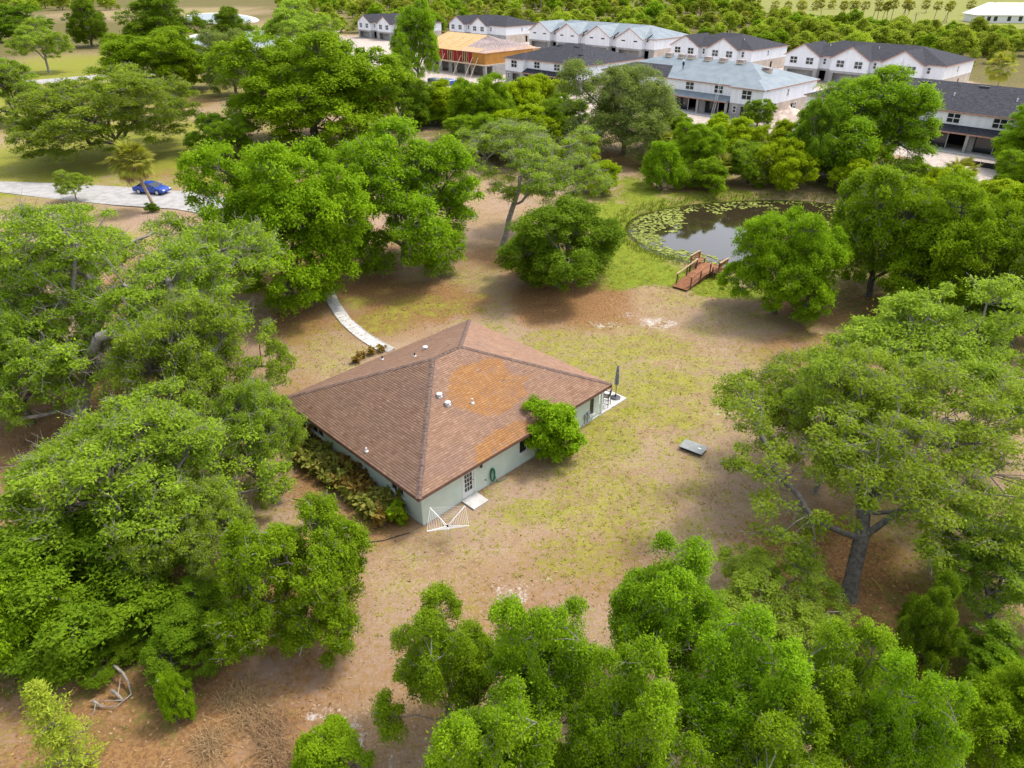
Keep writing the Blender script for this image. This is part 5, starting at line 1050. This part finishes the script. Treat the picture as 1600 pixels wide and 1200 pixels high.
def bed(x, y, k, s, name, lab, cat, grp):
    l_, st_ = k; o = tag(empty(name, hloc(x, y, 0), br_.uniform(0, 6)), lab, cat, grp); o.scale = (s, s, s); put('leaves', l_, o); put('stems', st_, o)
yy = 6.2; cn = {}
while yy > -4.8:
    for row in range(3):
        if row == 2 and yy > 3.5: continue
        k = BP[br_.choice([0, 2, 1, 1]) if row == 0 or yy > 3 else br_.choice([1, 3, 1, 2])]
        x = -wx - .45 - row * .58 + br_.uniform(-.12, .12); cr = k in (BP[0], BP[2]); kk = (cr, row); cn[kk] = cn.get(kk, 0) + 1
        lab = OR2[cn[kk] - 1].replace('leftmost', 'first') + (' bronze croton' if cr else ' cream striped shrub') + ' from the far end, ' + ['row against the wall', 'middle row of the bed', 'outer row of the bed'][row]
        bed(x, yy + br_.uniform(-.2, .2), k, br_.uniform(.85, 1.2), 'croton_shrub' if cr else 'striped_shrub', lab, 'shrub', 'crotons of the bed' if cr else 'striped shrubs of the bed')
    yy -= .78
for x, y, lab in ((-wx - .6, -5.6, 'plain green shrub nearest the front corner of the house'), (-wx - 1.0, -4.9, 'plain green shrub next to the corner shrub in the bed')): bed(x, y, BG, 1.15, 'green_shrub', lab, 'shrub', None)
for i, (u, v) in enumerate(((566, 560), (582, 553), (596, 548), (556, 566))):  # reddish clumps behind the roof edge
    c = G(u, v); o = tag(empty('russet_clump', (*c, 0)), 'russet dry clump behind the back eave of the roof by the path', 'shrub', 'russet clumps by the path'); put('leaves', BP[2][0], o, (0, 0, 0), (0, 0, i), (.8, .8, .55)); put('stems', BP[2][1], o, (0, 0, 0), (0, 0, i), (.8, .8, .5))
# flowering shrub, cypress sapling, dry grass clumps, dead wood, fallen frond at the lower left and right
x, y, R, Hh = solve((240, 1052, 302, 1140), .1); o = plant_tree(PR['shrub'], 'flowering_shrub', 'small shrub with a white flower near the lower left corner', 'shrub', x, y, R, max(1.6, Hh)); 
fl = MB()
for k in range(6): a = k * math.pi / 3; fl.add([(0, 0, 0), (.1 * math.cos(a - .35), .1 * math.sin(a - .35), .04), (.2 * math.cos(a), .2 * math.sin(a), .02), (.1 * math.cos(a + .35), .1 * math.sin(a + .35), .04)], [(0, 1, 2, 3)])
f = fl.build('flower', M['white'], o); f.location = (-.6, .5, 3.5); f.scale = (2, 2, 2)
cb = G(122, 1205); r = np.random.default_rng(5); h = 5.0; tz = r.random(240); C = np.stack([r.normal(size=240) * .55 * (1.15 - tz), r.normal(size=240) * .55 * (1.15 - tz), h * tz], 1)
V, F, Tt = leaf_quads(r, C, np.full(240, .24), 34, .13, 0, 1, .4, .16); cy_ = tag(empty('cypress_sapling', (*cb, 0)), 'feathery pale lime sapling in the bottom left corner', 'tree')
put('crown', np_mesh('crown', V, F, M['pine_leaf'], {'tint': ('FACE', 'FLOAT', Tt)}), cy_); st_ = MB().tube([(0, 0, -.2), (.03, .02, h * .5), (0, 0, h)], [.07, .05, .015], 6)
put('trunk', st_.mesh('trunk', M['bark_pale']), cy_); A = np.stack([np.zeros(240), np.zeros(240), C[:, 2] * .9], 1); VA, FA = tubes(A, C, np.full(240, .022), np.full(240, .01), 3); put('twigs', np_mesh('twigs', VA, FA, M['bark_pale']), cy_)
def blades(seed, n, h, sp, wv=.012):
    r = np.random.default_rng(seed); p = np.stack([r.normal(size=n) * sp * .25, r.normal(size=n) * sp * .25, np.zeros(n)], 1); d = norm(np.stack([r.normal(size=n), r.normal(size=n), np.abs(r.normal(size=n)) * .8 + .5], 1)); l = h * r.uniform(.5, 1.2, n)[:, None]
    m = p + d * l * .6; e = m + norm(d * np.array([1, 1, -.3])) * l * .5; s = norm(np.cross(d, [0, 0, 1.0])) * wv
    V = np.stack([p - s, p + s, m + s * .8, m - s * .8, e], 1).reshape(-1, 3); i = np.arange(n)[:, None] * 5; F = np.concatenate([i + np.array([[0, 1, 2, 3]]), i + np.array([[3, 2, 4, 4]])], 0)
    return V, i, n
def grass_clump(seed, n, h, sp, mat):
    V, i, n = blades(seed, n, h, sp); me = bpy.data.meshes.new('blades'); me.from_pydata(V.tolist(), [], [tuple(int(a) for a in (k[0], k[0] + 1, k[0] + 2, k[0] + 3)) for k in i] + [tuple(int(a) for a in (k[0] + 3, k[0] + 2, k[0] + 4)) for k in i])
    a = me.attributes.new('tint', 'FLOAT', 'FACE'); a.data.foreach_set('value', np.random.default_rng(seed).random(len(me.polygons)).astype(np.float32)); me.materials.append(M[mat]); return me
gc = [grass_clump(i, 460, .85, 1.5, 'dry_grass') for i in (1, 2)]
for i, (u, v, lab) in enumerate(((398, 1112, 'big straw coloured grass clump in the lower left yard'), (425, 1140, 'straw grass clump below the biggest straw clump'), (372, 1090, 'straw grass clump left of the biggest straw clump'), (40, 690, 'dry grass clump at the left edge beside the oak'), (430, 1175, 'straw grass clump at the bottom edge'), (330, 1165, 'thin dry grass clump right of the cypress sapling'))):
    c = G(u, v); o = put('grass_clump', gc[i % 2], None, (c[0], c[1], gz(*c)), (0, 0, i), (.85, .85, .75)); tag(o, lab, 'grass clump')
dw = random.Random(8)
for i, (us, zz, lab) in enumerate((([(118, 945), (116, 965), (118, 990), (124, 1003)], [2.2, 1.6, .9, .1], 'thick bare dead branch hanging at the lower left thicket'), ([(178, 1040), (192, 1052), (200, 1065), (205, 1085)], [.6, .5, .3, .1], 'curved bare dead branch on the ground in the lower left'), ([(174, 1078), (184, 1086), (192, 1094)], [.3, .2, .1], 'short bare dead branch beside the curved one'), ([(30, 655), (70, 648), (100, 640), (125, 632)], [2.6, 2.4, 2.3, 2.0], 'long pale dead limb sticking out left of the huge oak trunk'), ([(145, 1095), (150, 1098), (158, 1104)], [.25, .2, .1], 'small grey stick near the cypress sapling'))):
    P = [Vector((*G(u, v, z), z)) for (u, v), z in zip(us, zz)]; o = tag(empty('dead_branch', (0, 0, 0)), lab, 'branch'); s = .13 if i in (0, 3) else .07
    MB().tube(P, [s, s * .9, s * .7, s * .4][:len(P)], 6).build('limb', M['bark_pale'], o, True)
    for q in P[1:]:
        d = Vector((dw.uniform(-1, 1), dw.uniform(-1, 1), dw.uniform(-.1, .6))); MB().tube([q, q + d * .5, q + d * .9 + Vector((0, 0, .1))], [s * .45, s * .3, s * .12], 5).build('twig', M['bark_pale'], o)
M['yellow_frond'] = leafmat('yellow_frond', (.42, .36, .05), (.60, .52, .12), .2); c = G(1372, 918); V, F = frond_geo(random.Random(4), .42, .95, .25)
o = put('palm_frond', np_mesh('palm_frond', V, F, M['yellow_frond'], {'tint': ('FACE', 'FLOAT', np.random.default_rng(1).random(len(F)))}), None, (c[0] - .1, c[1] + .55, .08), (0, 0, math.radians(-78)), (.9, .9, .9)); tag(o, 'fallen yellow palm frond on the leaf litter beside the leaning trunk', 'palm frond')
c = G(129, 556); o = tag(empty('blue_barrel', (c[0], c[1], 0)), 'blue barrel half hidden under the huge oak at the left', 'barrel'); M['barrel'] = simple('blue_plastic', (.01, .16, .35), .5, .15, 3, .4)
MB().lathe([(.27, 0), (.29, .1), (.29, .3), (.305, .33), (.29, .36), (.29, .6), (.305, .63), (.29, .66), (.28, .88)], 18).build('drum', M['barrel'], o, True); MB().lathe([(.24, .85), (.25, .89)], 18).build('lid', M['metal_dark'], o)
# ------------------------------------------------------------------ ground cover: tufts, fallen leaves, lily pads
def scatter_area(n, xr, yr, r): return r.uniform(*xr, n), r.uniform(*yr, n)
r = np.random.default_rng(77); N_ = 90000; d_ = r.random(N_) ** .75; y = 13 + 92 * d_; x = (r.random(N_) - .5) * 2 * (y * .86 + 10)
a_, b_ = zone_at(x, y); ok = (np.hypot((x + 4.1), (y - 39.4)) > 7)
lx = (x - HC[0]) * math.cos(HY) + (y - HC[1]) * math.sin(HY); ly = -(x - HC[0]) * math.sin(HY) + (y - HC[1]) * math.cos(HY)
ok &= ~((np.abs(lx) < wx + .3) & (np.abs(ly) < wy + .3)) & ~((lx > 5.5) & (lx < 11) & (np.abs(ly) < 6.8)) & ~inpoly(x, y, POND)
onpath = np.zeros(len(x), bool)
for i in range(0, 200, 6): onpath |= np.hypot(x - cx[i], y - cy[i]) < .75
w_ = np.maximum(a_[:, 0] * .9, b_[:, 1] * 1.2) * (1 - b_[:, 0]) ; sel = ok & ~onpath & (r.random(N_) < w_ * 1.6); xs, ys = x[sel], y[sel]; lush_s = b_[sel, 1]; n = len(xs)
z = ground_z(xs, ys); k3 = 4; p = np.repeat(np.stack([xs, ys, z], 1), k3, 0); ls = np.repeat(lush_s, k3); m = n * k3; h = (.07 + .16 * (ls > .35) * r.random(m)) * r.uniform(.6, 1.4, m); an = r.uniform(0, 6.28, m); o2 = np.stack([np.cos(an), np.sin(an), np.zeros(m)], 1); p = p + o2 * .05
s = np.stack([-np.sin(an), np.cos(an), np.zeros(m)], 1) * .022; tip = p + o2 * (h * 1.5)[:, None] + np.stack([0 * h, 0 * h, h], 1)
M['tuft'] = leafmat('lawn_tuft', (.22, .26, .02), (.42, .42, .07), .4)
o = put('grass_tufts', np_mesh('grass_tufts', np.stack([p - s, p + s, tip], 1).reshape(-1, 3), np.arange(m * 3).reshape(m, 3), M['tuft'], {'tint': ('FACE', 'FLOAT', r.random(m))})); tag(o, 'thin patchy green grass tufts growing across the dry yard', 'grass', None, 'stuff')
sel = ok & (r.random(N_) < a_[:, 2] * .75 + .12) & (b_[:, 1] < .3); xs, ys = x[sel], y[sel]; n = len(xs); p = np.stack([xs, ys, ground_z(xs, ys) + np.where(onpath[sel], .095, .02)], 1); a1 = norm(r.normal(size=(n, 3)) * np.array([1, 1, .3])); b1 = norm(np.cross(a1, np.array([0, 0, 1.0]) + r.normal(size=(n, 3)) * .3)); s = r.uniform(.05, .11, n)[:, None]
M['litter'] = leafmat('fallen_leaf', (.22, .13, .06), (.46, .32, .16), .2)
o = put('fallen_leaves', np_mesh('fallen_leaves', np.stack([p - a1 * s, p + b1 * s * .5, p + a1 * s, p - b1 * s * .5], 1).reshape(-1, 3), np.arange(n * 4).reshape(n, 4), M['litter'], {'tint': ('FACE', 'FLOAT', r.random(n))})); tag(o, 'brown fallen leaves strewn over the yard under the trees', 'leaves', None, 'stuff')
# lily pads
n = 11000; mn, mx = POND.min(0), POND.max(0); x = r.uniform(mn[0], mx[0], n); y = r.uniform(mn[1], mx[1], n); d = polydist(x, y, POND); ins = inpoly(x, y, POND); nz = fbm(x, y, 3.0, 5, 3)
far_s = np.clip((y - 78) / 8, 0, 1); left = np.clip((24 - x) / 8, 0, 1); width = 1.2 + 1.5 * far_s + 3.6 * left; keep = ins & (d + (nz - .5) * 7.5 < width) & (r.random(n) < .30 + .5 * left) & ~((x > 16) & (x < 24) & (y < 70) & (r.random(n) < .3)); x, y = x[keep], y[keep]; n = len(x)
R_ = r.uniform(.11, .25, n); k = 7; an = np.arange(k) * 2 * np.pi / k; ph0 = r.uniform(0, 6.28, n); V = np.stack([x[:, None] + R_[:, None] * np.cos(an + ph0[:, None]), y[:, None] + R_[:, None] * np.sin(an + ph0[:, None]), -.385 + r.uniform(0, .012, n)[:, None] + .05 * r.random((n, k)) * R_[:, None] * 3], -1).reshape(-1, 3)
M['pad'] = leafmat('lily_pad', (.10, .14, .02), (.30, .34, .08), .1)
o = put('lily_pads', np_mesh('lily_pads', V, np.arange(n * k).reshape(n, k), M['pad'], {'tint': ('FACE', 'FLOAT', r.random(n))})); tag(o, 'pale green lily pads ringing the dark pond water', 'lily pads', None, 'stuff')
# reeds on the near bank
r = np.random.default_rng(9); n = 9000; x = r.uniform(POND[:, 0].min() - 2, POND[:, 0].max() + 2, n); y = r.uniform(POND[:, 1].min() - 2, POND[:, 1].max() + 2, n); d = polydist(x, y, POND); ins = inpoly(x, y, POND); sg = np.where(ins, d, -d); keep = (sg > -2.4) & (sg < .35); dkp = np.array(dk.location[:2]); ddk = (x - dkp[0]) * .656 + (y - dkp[1]) * .755; sdk = (x - dkp[0]) * .755 - (y - dkp[1]) * .656; keep &= ~((np.abs(sdk) < 1.0) & (ddk > -1) & (ddk < 7)); x, y = x[keep], y[keep]; n = len(x)
p = np.repeat(np.stack([x, y, ground_z(x, y)], 1), 3, 0); m = len(p); h = r.uniform(.2, .7, m); an = r.uniform(0, 6.28, m); o2 = np.stack([np.cos(an), np.sin(an), 0 * an], 1); p = p + o2 * .06; s = np.stack([-np.sin(an), np.cos(an), 0 * an], 1) * .03; tip = p + o2 * (h * .45)[:, None] + np.stack([0 * h, 0 * h, h], 1)
M['reed'] = leafmat('bank_grass', (.095, .155, .012), (.22, .26, .045), .3)
o = put('bank_grass', np_mesh('bank_grass', np.stack([p - s, p + s, tip], 1).reshape(-1, 3), np.arange(m * 3).reshape(m, 3), M['reed'], {'tint': ('FACE', 'FLOAT', r.random(m))})); tag(o, 'tall lush green grass on the bank round the pond', 'grass', None, 'stuff')
